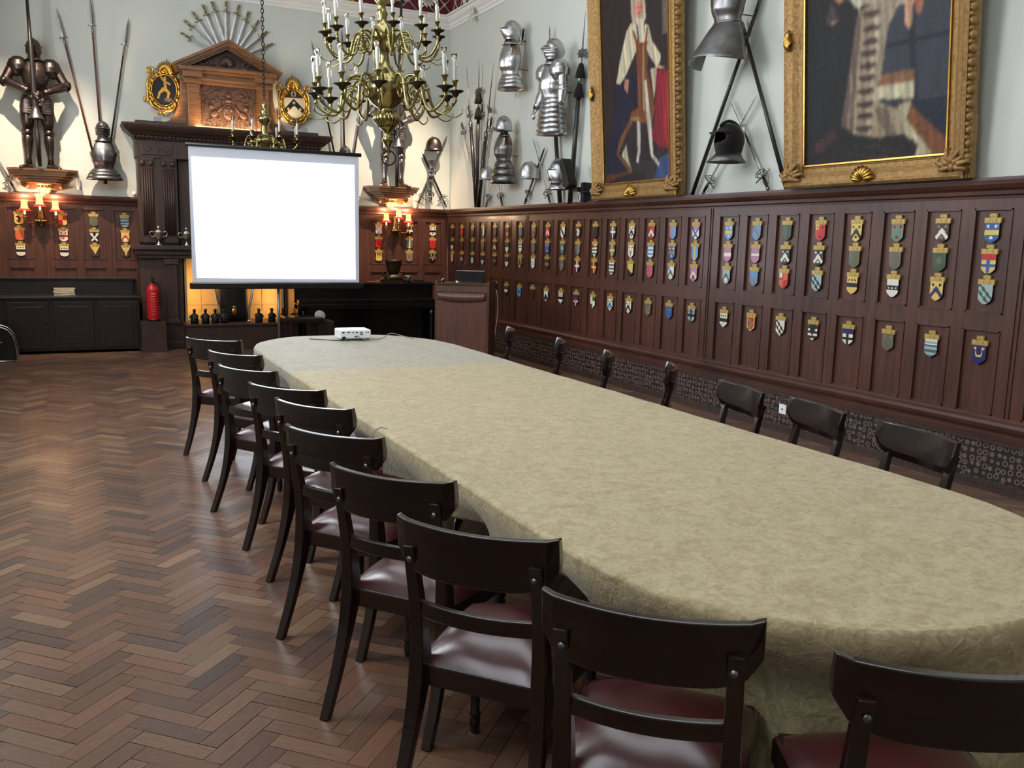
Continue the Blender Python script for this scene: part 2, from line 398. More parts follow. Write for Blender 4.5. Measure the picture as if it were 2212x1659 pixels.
# --- heating casing along the right wall: moulded rail, pierced grille, plinth
b = MB(); pr = [(0, .36), (-.055, .36), (-.06, .395), (-.04, .41), (-.048, .425), (-.07, .44), (-.078, .465), (-.06, .485), (-.03, .495), (-.028, .515), (0, .515)]
run(b, pr, [(XR, YF, 0), (XR, YB, 0)]); struct(b.build('trim_5', oaky))
b = MB(); b.b2(XR-.05, XR-.0, YF, YB, 0, .055); b.b2(XR-.058, XR, YF, YB, .045, .07); b.b2(XR-.05, XR, YF, YB, .33, .362)
struct(b.build('baseboard_right', oakdark))
m, nt, bb = nmat('pierced_grille'); N, L = nt.nodes, nt.links
tc = N.new('ShaderNodeTexCoord'); mp = N.new('ShaderNodeMapping'); mp.inputs['Scale'].default_value = (0.001, 20, 20); L.new(tc.outputs['Object'], mp.inputs[0])
vo = N.new('ShaderNodeTexVoronoi'); vo.inputs['Scale'].default_value = 1; vo.inputs['Randomness'].default_value = .35; L.new(mp.outputs[0], vo.inputs['Vector'])
r = N.new('ShaderNodeValToRGB'); e = r.color_ramp.elements
e[0].position = .22; e[0].color = srgb(14, 11, 11); e[1].position = .30; e[1].color = srgb(120, 94, 80)
q = e.new(.40); q.color = srgb(88, 66, 56); q = e.new(.47); q.color = srgb(18, 14, 14)
L.new(vo.outputs['Distance'], r.inputs[0]); L.new(r.outputs[0], bb.inputs['Base Color']); bb.inputs['Roughness'].default_value = .5
p = N.new('ShaderNodeBump'); p.inputs['Strength'].default_value = .6; p.inputs['Distance'].default_value = .01; L.new(r.outputs[0], p.inputs['Height']); L.new(p.outputs[0], bb.inputs['Normal'])
b = MB(); b.b2(XR-.035, XR-.001, YF, YB, .055, .345); struct(b.build('trim_6', m))
# --- cornice, maroon frieze and upper moulding
cor = [(0, ZC), (-.02, ZC), (-.025, ZC+.03), (-.05, ZC+.05), (-.055, ZC+.075), (-.09, ZC+.1), (-.115, ZC+.13), (-.12, ZC+.16), (-.15, ZC+.165), (-.15, ZC+.19), (0, ZC+.21)]
loop = [(XR, YF, 0), (XR, YB, 0), (XL, YB, 0), (XL, YF, 0)]
b = MB(); run(b, cor, loop); struct(b.build('trim_7', moulding))
b = MB(); fz = [(0, ZC+.2), (-.03, ZC+.2), (-.03, ZC+.52), (0, ZC+.52)]; run(b, fz, loop); struct(b.build('trim_8', maroon))
up = [(0, ZC+.52), (-.05, ZC+.52), (-.06, ZC+.56), (-.12, ZC+.6), (-.14, ZC+.66), (-.2, ZC+.7), (-.22, ZC+.78), (0, ZC+.8)]
b = MB(); run(b, up, loop); struct(b.build('trim_9', moulding))
# painted lattice on the frieze
b = MB(); b.T = BW
def lattice(b, x0, x1):
    h = .3; z0 = ZC+.21; n = int(abs(x1-x0)/.3)+1
    for i in range(n):
        a = x0+.3*i
        for s in (1, -1):
            b.tube([(a, -.033, z0 if s > 0 else z0+h), (a+.3, -.033, z0+h if s > 0 else z0)], .009, 5)
        b.ell((a+.15, -.034, z0+h/2), (.03, .008, .03), 8, 5)
lattice(b, 4.75, 5.4)
b.T = RW; lattice(b, -YB+.1, -YB+3.0)
struct(b.build('trim_10', mat('lattice_cream', srgb(190, 172, 158), .6)))
goldp = mat('gold_paint', srgb(226, 188, 60), .45, .2)
def letter(ch):
    b = MB()
    def ringpoly(o, i, y0=-.006, y1=0):
        n = len(o); vs = [(x, y0, z) for x, z in o]+[(x, y0, z) for x, z in i]+[(x, y1, z) for x, z in o]+[(x, y1, z) for x, z in i]
        fs = []
        for k in range(n):
            j = (k+1) % n
            fs += [(k, j, n+j, n+k), (k, 2*n+k, 2*n+j, j), (n+k, n+j, 3*n+j, 3*n+k)]
        b.add(vs, fs)
    N_ = 32
    if ch == 'O':
        o = [(.09*math.cos(2*PI*k/N_), .1+.1*math.sin(2*PI*k/N_)) for k in range(N_)]
        i = [(.052*math.cos(2*PI*k/N_), .1+.088*math.sin(2*PI*k/N_)) for k in range(N_)]
        ringpoly(o, i)
    else:
        o = [(-.055, 0), (-.055, .2)]+[(.0+.085*math.cos(t), .1+.1*math.sin(t)) for t in [PI/2-PI*k/16 for k in range(17)]]
        i = [(-.02, .012), (-.02, .188)]+[(-.002+.05*math.cos(t), .1+.088*math.sin(t)) for t in [PI/2-PI*k/16 for k in range(17)]]
        ringpoly(o, i)
        b.b2(-.085, -.055, -.006, 0, 0, .014); b.b2(-.085, -.055, -.006, 0, .186, .2)
    return b
for ch, px in (('O', 727), ('D', 758)):
    P = onY(px, 4, YB-.03); o = letter(ch).build('gold_letter', goldp); o.location = (P.x, YB-.0305, ZC+.215)
    tag(o, 'gold painted letter %s on the maroon frieze above the cornice' % ch, 'letter', 'frieze lettering')
# ================================================================ table, cloth and chairs
TX0, TX1, TY0, TY1, TZ = 1.24, 2.85, 1.25, 7.83, .755
def outline(inset=0, n=26):
    """table outline: straight sides, rounded ends"""
    cx = (TX0+TX1)/2; hw = (TX1-TX0)/2-inset; P = []
    e = 2/2.35
    def end(yc, ry, sgn, a0, a1):
        for k in range(n+1):
            a = math.radians(a0+(a1-a0)*k/n)
            ca, sa = math.cos(a), math.sin(a)
            P.append((cx+hw*math.copysign(abs(ca)**e, ca), yc+ry*math.copysign(abs(sa)**e, sa)))
    end(TY1-1.0, 1.0-inset, 1, 0, 180)
    for k in range(1, 24): P.append((cx-hw, TY1-1.0+(TY0+1.0-TY1+1.0)*k/24))
    end(TY0+1.0, 1.0-inset, -1, 180, 360)
    for k in range(1, 24): P.append((cx+hw, TY0+1.0+(TY1-1.0-TY0-1.0)*k/24))
    return P
t = thing('banquet_table', 'long round-ended banquet table hidden under the cream cloth', 'table', ((TX0+TX1)/2, 4.54, 0))
def rel(P): return [(x-(TX0+TX1)/2, y-4.54) for x, y in P]
P = rel(outline(.02)); b = MB(); n = len(P)
b.rings([[(x, y, .715) for x, y in P], [(x, y, .748) for x, y in P]], True, smooth=False); b.build('tabletop', mahog, t)
for y in (-2.3, 0, 2.3):
    b = MB(); b.lathe([(.09, .12), (.1, .16), (.05, .24), (.07, .4), (.045, .55), (.08, .66), (.12, .715)], 16, (0, y, 0))
    for a in (45, 135, 225, 315):
        ca, sa = math.cos(math.radians(a)), math.sin(math.radians(a))
        b.tube([(0, y, .2), (.22*ca, y+.22*sa, .16), (.42*ca, y+.42*sa, .03)], [.04, .032, .02], 8)
    b.build('pedestal', mahog, t)
# cloth: top sheet + hanging skirt with folds, longer at the near end
def cloth():
    foot = [(o.location.copy(), o.rotation_euler.z) for o in bpy.data.objects if o.get('category') == 'chair' and o.parent is None]
    def pushed(x, y, z, nx, ny):
        if z > .72: return x, y
        xo, yo = x, y
        for L_, a in foot:
            ca, sa = math.cos(a), math.sin(a)
            for _ in range(40):
                dx, dy = x-L_.x, y-L_.y; lx = dx*ca+dy*sa; ly = -dx*sa+dy*ca
                if abs(lx) < .255 and -.3 < ly < .245: x -= nx*.012; y -= ny*.012
                else: break
        k = min(1, max(0, (.72-z)/.22)); k = k*k*(3-2*k)
        return xo+(x-xo)*k, yo+(y-yo)*k
    P = outline(0); n = len(P); cx = (TX0+TX1)/2; cy_ = 4.54; V = []; F = []; UV = []
    def hang(x, y):
        if y < 1.95:
            k = min(1, (1.95-y)/.55); side = .17+(.70-.17)*(k*k*(3-2*k))
            return side
        if y > TY1-.6: return .22
        return .17+.02*math.sin(y*2.1)
    rows = []
    for s in list(np.linspace(0, .97, 38))+[.985, .994, 1]:
        row = []
        for x, y in P:
            yc = min(max(y, TY0+.8), TY1-.8)
            X, Y = cx+(x-cx)*s, yc+(y-yc)*s if not (TY0+.8 < y < TY1-.8) else y
            if not (TY0+.8 < y < TY1-.8): X = cx+(x-cx)*s
            z = TZ+.0015*math.sin(X*9+Y*3.1)+.0012*math.sin(Y*13-X*4)
            row.append((X, Y, z))
        rows.append(row)
    ns = 22
    L = [0]
    for i in range(n): L.append(L[-1]+math.dist(P[i], P[(i+1) % n]))
    for j in range(1, ns+1):
        row = []
        for i, (x, y) in enumerate(P):
            a, c = P[i-1], P[(i+1) % n]; d = Vector((c[0]-a[0], c[1]-a[1])).normalized(); nx, ny = d.y, -d.x
            h = hang(x, y); q = (j/ns)**1.5; l = L[i]
            fold = (.55*math.sin(l*9.5)+.35*math.sin(l*17+1.3)+.3*math.sin(l*4.1+.5))
            amp = .004+.035*min(h/.7, 1)*q
            out = .012*min(1, j/2)+amp*(fold+.5)*(1.0 if h > .3 else .35)
            zz = TZ-.008*min(1, j/2)-h*max(0, (q-.0))
            zz = max(zz, .012); px_, py_ = pushed(x+nx*out, y+ny*out, zz, nx, ny)
            row.append((px_, py_, zz))
        rows.append(row)
    for r in rows: V += r
    m = len(rows)
    for j in range(m-1):
        for i in range(n):
            F.append((j*n+i, j*n+(i+1) % n, (j+1)*n+(i+1) % n, (j+1)*n+i))
    me = bpy.data.meshes.new('tablecloth'); me.from_pydata(V, [], F)
    me.polygons.foreach_set('use_smooth', [True]*len(F))
    bm = bmesh.new(); bm.from_mesh(me); bmesh.ops.remove_doubles(bm, verts=bm.verts, dist=1e-5); bmesh.ops.recalc_face_normals(bm, faces=bm.faces); bm.to_mesh(me); bm.free()
    o = bpy.data.objects.new('tablecloth', me); C.objects.link(o)
    s = o.modifiers.new('s', 'SOLIDIFY'); s.thickness = .004; s.offset = 0
    m, nt, b = nmat('cream_damask'); N, Lk = nt.nodes, nt.links
    tc = N.new('ShaderNodeTexCoord')
    # crinkled damask scrolls
    n1 = N.new('ShaderNodeTexNoise'); n1.inputs['Scale'].default_value = 7; n1.inputs['Detail'].default_value = 5; n1.inputs['Distortion'].default_value = 2.6; Lk.new(tc.outputs['Object'], n1.inputs['Vector'])
    n2 = N.new('ShaderNodeTexNoise'); n2.inputs['Scale'].default_value = 34; n2.inputs['Detail'].default_value = 4; n2.inputs['Distortion'].default_value = 1.4; Lk.new(tc.outputs['Object'], n2.inputs['Vector'])
    mp = N.new('ShaderNodeMapping'); mp.inputs['Scale'].default_value = (3, 24, 3); mp.inputs['Rotation'].default_value = (0, 0, .35); Lk.new(tc.outputs['Object'], mp.inputs[0])
    n3 = N.new('ShaderNodeTexNoise'); n3.inputs['Scale'].default_value = 3.2; n3.inputs['Detail'].default_value = 5; Lk.new(mp.outputs[0], n3.inputs['Vector'])
    r = N.new('ShaderNodeValToRGB'); r.color_ramp.elements[0].position = .38; r.color_ramp.elements[1].position = .6
    r.color_ramp.elements[0].color = srgb(150, 134, 98); r.color_ramp.elements[1].color = srgb(177, 162, 127)
    ad = N.new('ShaderNodeMath'); ad.operation = 'ADD'; ad.inputs[1].default_value = 0
    mx = N.new('ShaderNodeMix'); mx.inputs[0].default_value = .55; Lk.new(n1.outputs['Fac'], mx.inputs[2]); Lk.new(n2.outputs['Fac'], mx.inputs[3])
    Lk.new(mx.outputs[0], r.inputs[0])
    r3 = N.new('ShaderNodeMapRange'); r3.inputs[1].default_value = .3; r3.inputs[2].default_value = .42; r3.inputs[3].default_value = .82; r3.inputs[4].default_value = 1; Lk.new(n3.outputs['Fac'], r3.inputs[0])
    x = N.new('ShaderNodeMix'); x.data_type = 'RGBA'; x.blend_type = 'MULTIPLY'; x.inputs[0].default_value = .6; Lk.new(r.outputs[0], x.inputs[6]); Lk.new(r3.outputs[0], x.inputs[7])
    # cloth tint turns greyer and bluer towards the far end
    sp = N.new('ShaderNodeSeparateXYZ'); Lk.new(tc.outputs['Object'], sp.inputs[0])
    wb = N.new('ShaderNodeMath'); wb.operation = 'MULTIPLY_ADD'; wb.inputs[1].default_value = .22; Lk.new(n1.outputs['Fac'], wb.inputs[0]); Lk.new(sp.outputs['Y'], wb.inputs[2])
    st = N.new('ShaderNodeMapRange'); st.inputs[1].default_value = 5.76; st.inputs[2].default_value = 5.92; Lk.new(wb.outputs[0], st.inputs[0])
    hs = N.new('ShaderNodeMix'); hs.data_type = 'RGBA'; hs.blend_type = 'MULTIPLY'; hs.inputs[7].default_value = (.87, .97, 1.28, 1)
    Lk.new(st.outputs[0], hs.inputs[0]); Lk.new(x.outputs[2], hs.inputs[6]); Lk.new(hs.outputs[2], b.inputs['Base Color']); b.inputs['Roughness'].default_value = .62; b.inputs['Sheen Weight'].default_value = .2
    b.inputs['Specular IOR Level'].default_value = .25
    p = N.new('ShaderNodeBump'); p.inputs['Strength'].default_value = .8; p.inputs['Distance'].default_value = .012
    Lk.new(mx.outputs[0], p.inputs['Height']); Lk.new(p.outputs[0], b.inputs['Normal'])
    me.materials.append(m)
    tag(o, 'cream damask cloth draped over the long table, full length at near end', 'tablecloth')
# --- regency bar-back chair: front is +y
def make_chair():
    t = thing('dining_chair', '', 'chair')
    # sabre back legs running up into the stiles
    for s in (-1, 1):
        b = MB(); x = s*.185
        side = bez([(x*1.08, -.345, 0), (x*1.06, -.275, .16), (x*1.02, -.225, .33), (x, -.212, .44), (x, -.222, .56), (x, -.25, .70), (x, -.275, .80)], 6)
        R = []
        for q in side:
            k = q.z/.8; w = .017+.006*(1-abs(k-.5)*2); d = .015+.014*math.exp(-((q.z-.42)/.14)**2)
            R.append([(q.x+a*w, q.y+c*d, q.z) for a, c in ((-1, -1), (1, -1), (1, 1), (-1, 1))])
        b.rings(R, True, smooth=False); b.build('leg', mahog, t, bevel=.004)
    for s in (-1, 1):
        b = MB()
        b.lathe([(.012, 0), (.017, .01), (.02, .05), (.015, .058), (.02, .066), (.021, .072), (.016, .08), (.02, .2), (.025, .31), (.018, .318), (.027, .33), (.027, .34), (.022, .35), (.024, .43)], 14, (s*.195, .185, 0))
        b.box((s*.195, .185, .405), (.05, .05, .07)); b.build('leg', mahog, t)
    # top bar, hollow towards the sitter, with out-turned ends
    b = MB(); R = []
    for k in range(17):
        u = -1+2*k/16; x = u*.238; y = -.292+.05*u*u; h = .148 if abs(u) < .9 else .138
        zt = .868-.004*(1-u*u)+ (.006 if abs(u) > .95 else 0); zb = zt-h+.012*abs(u)**6*4
        d = .013
        R.append([(x, y-d-.004, zt), (x, y+d-.004, zt), (x, y+d+.012, zb+.03), (x, y+d+.006, zb), (x, y-d+.006, zb), (x, y-d+.004, zb+.05)])
    b.rings(R, True, smooth=False); b.build('top_rail', mahog, t, bevel=.004)
    b = MB(); R = []
    for k in range(13):
        u = -1+2*k/12; x = u*.182; y = -.262+.035*u*u; R.append([(x, y-.011, .628), (x, y+.011, .628), (x, y+.011, .583), (x, y-.011, .583)])
    b.rings(R, True, smooth=False); b.build('cross_rail', mahog, t, bevel=.004)
    for s in (-1, 1):
        b = MB(); b.lathe([(.0001, 0), (.010, 0), (.008, .004), (.0001, .006)], 10, (s*.182, -.283, .762), (0, -1, .1)); b.build('rail_button', steel_dk, t)
    b = MB(); R = []
    for z, g in ((.365, 0), (.43, 0)):
        R.append([(-.205, -.215, z), (.205, -.215, z), (.235, .21, z), (-.235, .21, z)])
    b.rings(R, True, smooth=False); b.build('seat_frame', mahog, t, bevel=.006)
    # domed leather seat
    b = MB()
    def seat(u, v):
        a, c = u*2-1, v*2-1
        hw = .205+.03*v; k = 1-max(abs(a), abs(c))**6
        e = .012*(abs(a)**8+abs(c)**8)
        z = .43+.062*(1-abs(a)**5)*(1-abs(c)**5)+.012*(1-a*a)*(1-c*c)
        z += .003*math.sin(a*7+c*3)*k
        return (a*(hw-e*.3), -.208+.424*v, z)
    b.surf(seat, 22, 22); R0 = []
    b.build('seat_cushion', leather, t, solid=0)
    return t
proto = make_chair()
rails = [((403,732),(512,738)),((447,759),(556,771)),((467,790),(589,807)),((530,831),(697,847)),((590,866),(752,893)),((617,919),(828,949)),((715,1010),(968,1048)),((860,1124),(1195,1176)),((1175,1290),(1643,1354)),((1872,1432),(2330,1464))]
ordw = ['farthest', 'second farthest', 'third farthest', 'fourth farthest', 'fifth farthest', 'sixth farthest', 'seventh farthest', 'third nearest', 'second nearest', 'nearest']
ang = [-44, -55, -57, -50, -57, -53, -51, -49, -44, -31]
first = True
SH = {4: (.01, .03), 5: (-.02, -.03)}
def put_chair(x, y, deg, label, grp):
    global first
    o = proto if first else copy_tree(proto); first = False
    o.location = (x, y, 0); o.rotation_euler.z = math.radians(deg); o['label'] = label; o['group'] = grp; return o
for i, (a, c) in enumerate(rails):
    A = onZ(*a, .862); B = onZ(*c, .862); m = (A+B)/2; th = math.radians(ang[i])
    f = Vector((-math.sin(th), math.cos(th), 0))
    m = m+f*.268+Vector((*SH.get(i, (0, 0)), 0))
    lab = {7: 'dark bar-back chair third nearest on the left row, whole seat in view', 8: 'dark bar-back chair at the near table corner, second from the front', 9: 'dark bar-back chair cut by the bottom right corner of view'}.get(i,
          'dark bar-back chair, %s of the row left of the table' % ordw[i])
    put_chair(m.x, m.y, ang[i], lab, 'bar-back chairs on the left side of the table')
rr = [(3.33, 6.83, 64), (3.37, 6.0, 61), (3.31, 5.2, 57.5), (3.32, 4.50, 54)]
lw = ['farthest', 'second farthest', 'third farthest', 'middle']
for i, (x, y, a) in enumerate(rr):
    th = math.radians(a); f = Vector((-math.sin(th), math.cos(th), 0)); px, py = [(1104, 712), (1213, 737), (1316, 765), (1453, 793)][i]
    m = onZ(px, py, .862)+f*.27
    put_chair(m.x, m.y, a, 'dark bar-back chair edge-on between table and wall, %s of that side' % lw[i], 'bar-back chairs on the wall side of the table')
for i, (a, c) in enumerate([((1571,826),(1650,850)),((1733,866),(1817,890)),((1925,915),(2066,955))]):
    A = onZ(*a, .862); B = onZ(*c, .862); m = (A+B)/2; d = (A-B); deg = math.degrees(math.atan2(d.y, d.x))
    deg = [78, 76, 79][i]
    th = math.radians(deg); f = Vector((-math.sin(th), math.cos(th), 0)); m = m+f*.268
    put_chair(m.x, m.y, deg, 'dark bar-back chair on the wall side, %s' % ['third nearest, left of the white socket', 'second nearest, right of the white socket', 'nearest one in view'][i], 'bar-back chairs on the wall side of the table')
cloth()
# ================================================================ painted shields on the panelling
PAL = dict(W=(214, 208, 190), K=(24, 20, 22), R=(176, 34, 30), B=(44, 84, 140), S=(92, 140, 186), G=(56, 74, 54), Y=(206, 176, 92), T=(128, 108, 84),
           P=(172, 118, 146), O=(196, 92, 56), N=(34, 34, 92), D=(66, 36, 26), C=(72, 92, 96), L=(150, 168, 168), M=(98, 90, 80), E=(70, 130, 120), V=(92, 92, 66))
NAME = dict(W='white', K='black', R='red', B='blue', S='light blue', G='dark green', Y='gold', T='tan', P='pink', O='orange red', N='navy', D='dark brown', C='slate blue', L='pale grey', M='grey', E='teal', V='olive')
paint = attrmat('shield_paint', .42, coat=.1)
m, nt, bb = nmat('lettered_gold_plate'); N, L = nt.nodes, nt.links
tc = N.new('ShaderNodeTexCoord'); mp = N.new('ShaderNodeMapping'); mp.inputs['Scale'].default_value = (260, 1, 30); L.new(tc.outputs['Object'], mp.inputs[0])
nn = N.new('ShaderNodeTexNoise'); nn.inputs['Scale'].default_value = 1; L.new(mp.outputs[0], nn.inputs['Vector'])
r = N.new('ShaderNodeValToRGB'); r.color_ramp.elements[0].position = .42; r.color_ramp.elements[1].position = .52
r.color_ramp.elements[0].color = srgb(132, 104, 50); r.color_ramp.elements[1].color = srgb(190, 160, 84); L.new(nn.outputs['Fac'], r.inputs[0])
L.new(r.outputs[0], bb.inputs['Base Color']); bb.inputs['Roughness'].default_value = .42; bb.inputs['Metallic'].default_value = .15
plategold = m
b = MB(); b.b2(-.062, .062, -.018, 0, .0, .036); NP = b.build('name_plate', plategold, None); npm = NP.data; bpy.data.objects.remove(NP)
b = MB(); b.b2(-.029, .029, -.014, 0, .0, .023); b.b2(-.02, .02, -.008, 0, -.006, 0); NP = b.build('date_plate', plategold, None); dpm = NP.data; bpy.data.objects.remove(NP)
def arms(code, u, v):
    """colour of the painted arms at u (-1..1), v (0 top..1 bottom)"""
    q = code.split(';'); c = q[0]; x = u*.054; z = v*.135
    for op in q[1:]:
        k, _, a = op.partition(' ')
        if k == 'fess' and .36 < v < .62: c = a
        elif k == 'bar3' and (.12 < v < .26 or .42 < v < .56 or .72 < v < .84): c = a
        elif k == 'chief' and v < .3: c = a
        elif k == 'base' and v > .5: c = a
        elif k == 'chev' and 0 < (z-abs(x)*1.15-.030) < .040: c = a
        elif k == 'pale' and abs(u) < .3: c = a
        elif k == 'half' and u > 0: c = a
        elif k == 'bend' and abs(u*.9-(v*2-.9)) < .36: c = a
        elif k == 'wavy':
            t = u*.8-(v*2-1)+.09*math.sin(v*26)
            if .12 < t < .5 or -.62 < t < -.24: c = a
        elif k == 'cross' and (abs(u) < .2 or abs(v-.45) < .085): c = a
        elif k == 'crossl' and (abs(u) < .2 and v > .3 or abs(v-.56) < .085 and v > .3): c = a
        elif k == 'salt' and v > .1 and abs(abs(u)-abs(v-.58)*2.2) < .26: c = a
        elif k == 'quart' and (u > 0) == (v < .45): c = a
        elif k == 'canton' and u < -.2 and v < .32: c = a
        elif k == 'border' and (abs(u) > .76 or v < .06 or v > .86-.0*u or (v > .62 and abs(u) > 1.35*(1-v)+.2)): c = a
        elif k == 'pile' and abs(u) < 1-v*1.35: c = a
        elif k == 'ch3':
            for cu, cv in ((-.52, .17), (.52, .17), (0, .74)):
                if ((u-cu)/.2)**2+((v-cv)/.085)**2 < 1: c = a
        elif k == 'ch2':
            for cu, cv in ((-.52, .16), (.52, .16)):
                if ((u-cu)/.2)**2+((v-cv)/.085)**2 < 1: c = a
        elif k == 'top3':
            for cu in (-.58, 0, .58):
                if ((u-cu)/.17)**2+((v-.18)/.07)**2 < 1: c = a
        elif k == 'mid3':
            for cu in (-.58, 0, .58):
                if ((u-cu)/.14)**2+((v-.49)/.05)**2 < 1: c = a
        elif k == 'lion':
            if (abs(u+.12*math.sin(v*9)) < .3 and .16 < v < .78) or (abs(v-.3-.12*u) < .045 and abs(u) < .66) or (abs(v-.56+.16*u) < .05 and abs(u) < .6): c = a
        elif k == 'moon':
            if (u/.5)**2+((v-.42)/.2)**2 < 1 and not (u/.38)**2+((v-.33)/.18)**2 < 1: c = a
        elif k == 'moon3':
            for cu, cv in ((-.5, .2), (.5, .2), (0, .66)):
                if ((u-cu)/.3)**2+((v-cv)/.12)**2 < 1 and not ((u-cu)/.24)**2+((v-cv+.05)/.12)**2 < 1: c = a
        elif k == 'loz' and v > .42 and (int((u*2.6+v*7)//1)+int((u*2.6-v*7)//1)) % 2: c = a
        elif k == 'lat' and (abs((u*1.5+v*3.4) % 1-.5) < .17 or abs((u*1.5-v*3.4) % 1-.5) < .17): c = a
        elif k == 'steps' and v > .34+.28*round((u+1)*1.8)/1.8*.8: c = a
        elif k == 'piles' and v < .62 and abs((u*1.5+.5) % 1-.5) > .14+v*.5: c = a
        elif k == 'disc' and (u/.45)**2+((v-.42)/.2)**2 < 1: c = a
        elif k == 'gem' and abs(u)/.6+abs(v-.7)/.2 < 1: c = a
    return PAL[c]
DESC = dict(fess='{} band', bar3='{} bars', chief='{} top stripe', base='{} lower half', chev='{} chevron', pale='{} upright stripe', half='{} right half', bend='{} diagonal', wavy='{} wavy diagonals',
            cross='{} cross', crossl='{} cross', salt='{} saltire', quart='{} quarters', canton='{} corner square', border='{} border', pile='{} wedge', ch3='three {} charges', ch2='two {} charges', top3='{} row on top',
            mid3='{} marks', lion='{} lion', moon='{} crescent', moon3='{} crescents', loz='{} lozenges', lat='{} lattice', steps='{} steps', piles='{} spikes', disc='{} centre', gem='{} lozenge')
def shield(T, u, ztop, code, where, round_=0.0):
    """T: wall frame; u: position along it; ztop: top of the date plate"""
    q = code.split(';'); ds = [DESC[o.split(' ')[0]].format(NAME[o.split(' ')[1]]) for o in q[1:]][:1]
    lab = '%s shield%s, %s' % (NAME[q[0]], (' with '+' and '.join(ds)) if ds else ', plain', where)
    M_ = T @ Matrix.Translation((u, -.008, ztop-.2))
    t = thing('heraldic_shield', lab, 'shield', M_.translation, M_.to_euler().z, 'painted heraldic shields on the panelling')
    nx, nz = 16, 20; V = []; F = []; K = []
    H = .137; z0 = .142; hw0 = .053
    def hw(v):
        if v < .72: return hw0
        k = (v-.72)/.28
        return hw0*((1-k) if round_ == 0 else math.sqrt(max(0, 1-k**2)) if round_ == 1 else (.5*(1-k)+.5*math.sqrt(max(0, 1-k*k))))
    for j in range(nz+1):
        v = j/nz; h = max(hw(v), .0015)
        for i in range(nx+1):
            a = i/nx*2-1; V.append((a*h, -.017-.004*(1-a*a)*(1-v*.5), z0-v*H))
    for j in range(nz):
        for i in range(nx):
            F.append((j*(nx+1)+i, (j+1)*(nx+1)+i, (j+1)*(nx+1)+i+1, j*(nx+1)+i+1))
            v = (j+.5)/nz; a = ((i+.5)/nx*2-1)*hw(v)/hw0
            K.append(arms(code, a, v))
    # edge going back to the wood
    rim = [j*(nx+1) for j in range(nz+1)]+[nz*(nx+1)+i for i in range(1, nx+1)]+[j*(nx+1)+nx for j in range(nz-1, -1, -1)]+[i for i in range(nx-1, 0, -1)]
    n0 = len(V); V += [(V[k][0], .002, V[k][2]) for k in rim]; n = len(rim)
    for k in range(n): F.append((rim[k], n0+k, n0+(k+1) % n, rim[(k+1) % n])); K.append((44, 32, 26))
    me = bpy.data.meshes.new('shield_body'); me.from_pydata(V, [], F)
    cols = np.repeat(np.concatenate([lin(K), np.ones((len(K), 1))], 1), 4, axis=0); col_attr(me, cols); me.materials.append(paint)
    o = bpy.data.objects.new('shield_body', me); C.objects.link(o); o.parent = t
    o = bpy.data.objects.new('name_plate', npm); C.objects.link(o); o.parent = t; o.location = (0, 0, .141)
    o = bpy.data.objects.new('date_plate', dpm); C.objects.link(o); o.parent = t; o.location = (0, 0, .182)
    return t
NEARC = [ # far to near
 ('S;fess Y;ch3 W', 'P;fess W', 'L;chev C;gem W', 'W;fess K;top3 K'),
 ('S;bend T', 'P;fess W;base P', 'S;loz T', 'R;border Y;lion T'),
 ('G', 'K;chev W;ch3 L', 'R;canton W;quart O', 'W;wavy K'),
 ('R;canton Y;ch3 D', 'K;chev W;ch3 W', 'L;wavy K', 'W;bar3 K;pile K'),
 ('Y;chev K;ch3 K', 'V', 'Y;fess K;top3 D', 'W;chief N;crossl K'),
 ('T;chev E;ch3 D', 'M', 'W;fess K;mid3 W', 'V;ch2 T;chev M'),
 ('D;chev W;ch3 T', 'G;disc V', 'Y;chev N;ch2 K', 'C;chief W;bar3 L'),
 ('B;fess Y;ch3 W', 'Y;chief R;crossl B', 'L;wavy G', 'N;ch2 Y;moon Y')]
FARC = [ # from the near end (beside the joint) towards the corner
 ('W;chief P;salt B', 'S;pale Y', 'P;chev W;gem R', 'L;cross K;ch3 C'),
 ('P;half S', 'B;fess T;ch3 W', 'W;canton S;chev C', 'B;moon3 S'),
 ('R;chev W', 'S;bar3 W', 'P;lat R', 'V;salt T'),
 ('W;chev K;ch3 K', 'W;moon R;ch3 D', 'Y;steps K', 'W;chev K;ch2 K'),
 ('K;cross W;top3 W', 'C;cross Y', 'W;bar3 C', 'W;chev B;ch3 K'),
 ('K', 'W;bar3 C;canton R', 'R;quart K;cross Y', 'W;quart G;fess W'),
 ('D;lion W', 'C;half T', 'K;quart R;cross W', 'N;crossl W;disc R'),
 ('W;bend K', 'C;disc L', 'C;cross T', 'W;fess K;top3 K'),
 ('R;chev W;ch2 R', 'B;ch3 W', 'D;fess T', 'W;chev K;gem K'),
 ('T;chev D', 'C;pale T', 'W;fess C;bar3 W', 'D;disc D'),
 ('C', 'W;bar3 C;base W', 'T;border Y;chev D', 'S;disc N'),
 ('D;base O', 'G;base W', 'D;base W;ch3 M', 'D;fess W;ch2 T'),
 ('D;border D', 'D;chev W', 'D;fess M', None),
 ('D;half W', 'T;gem D', 'D;base L', None),
 ('D;chief T', 'G;disc D', 'L;chief D', None),
 ('R', 'D;chief G', 'D;chev L', None),
 ('D;half D', 'D;base W', 'W;lat R', None)]
rows_ = ['top', 'middle', 'bottom']
ORD = ['first', 'second', 'third', 'fourth', 'fifth', 'sixth', 'seventh', 'eighth', 'ninth', 'tenth', 'eleventh', 'twelfth', 'thirteenth', 'fourteenth', 'fifteenth', 'sixteenth', 'seventeenth']
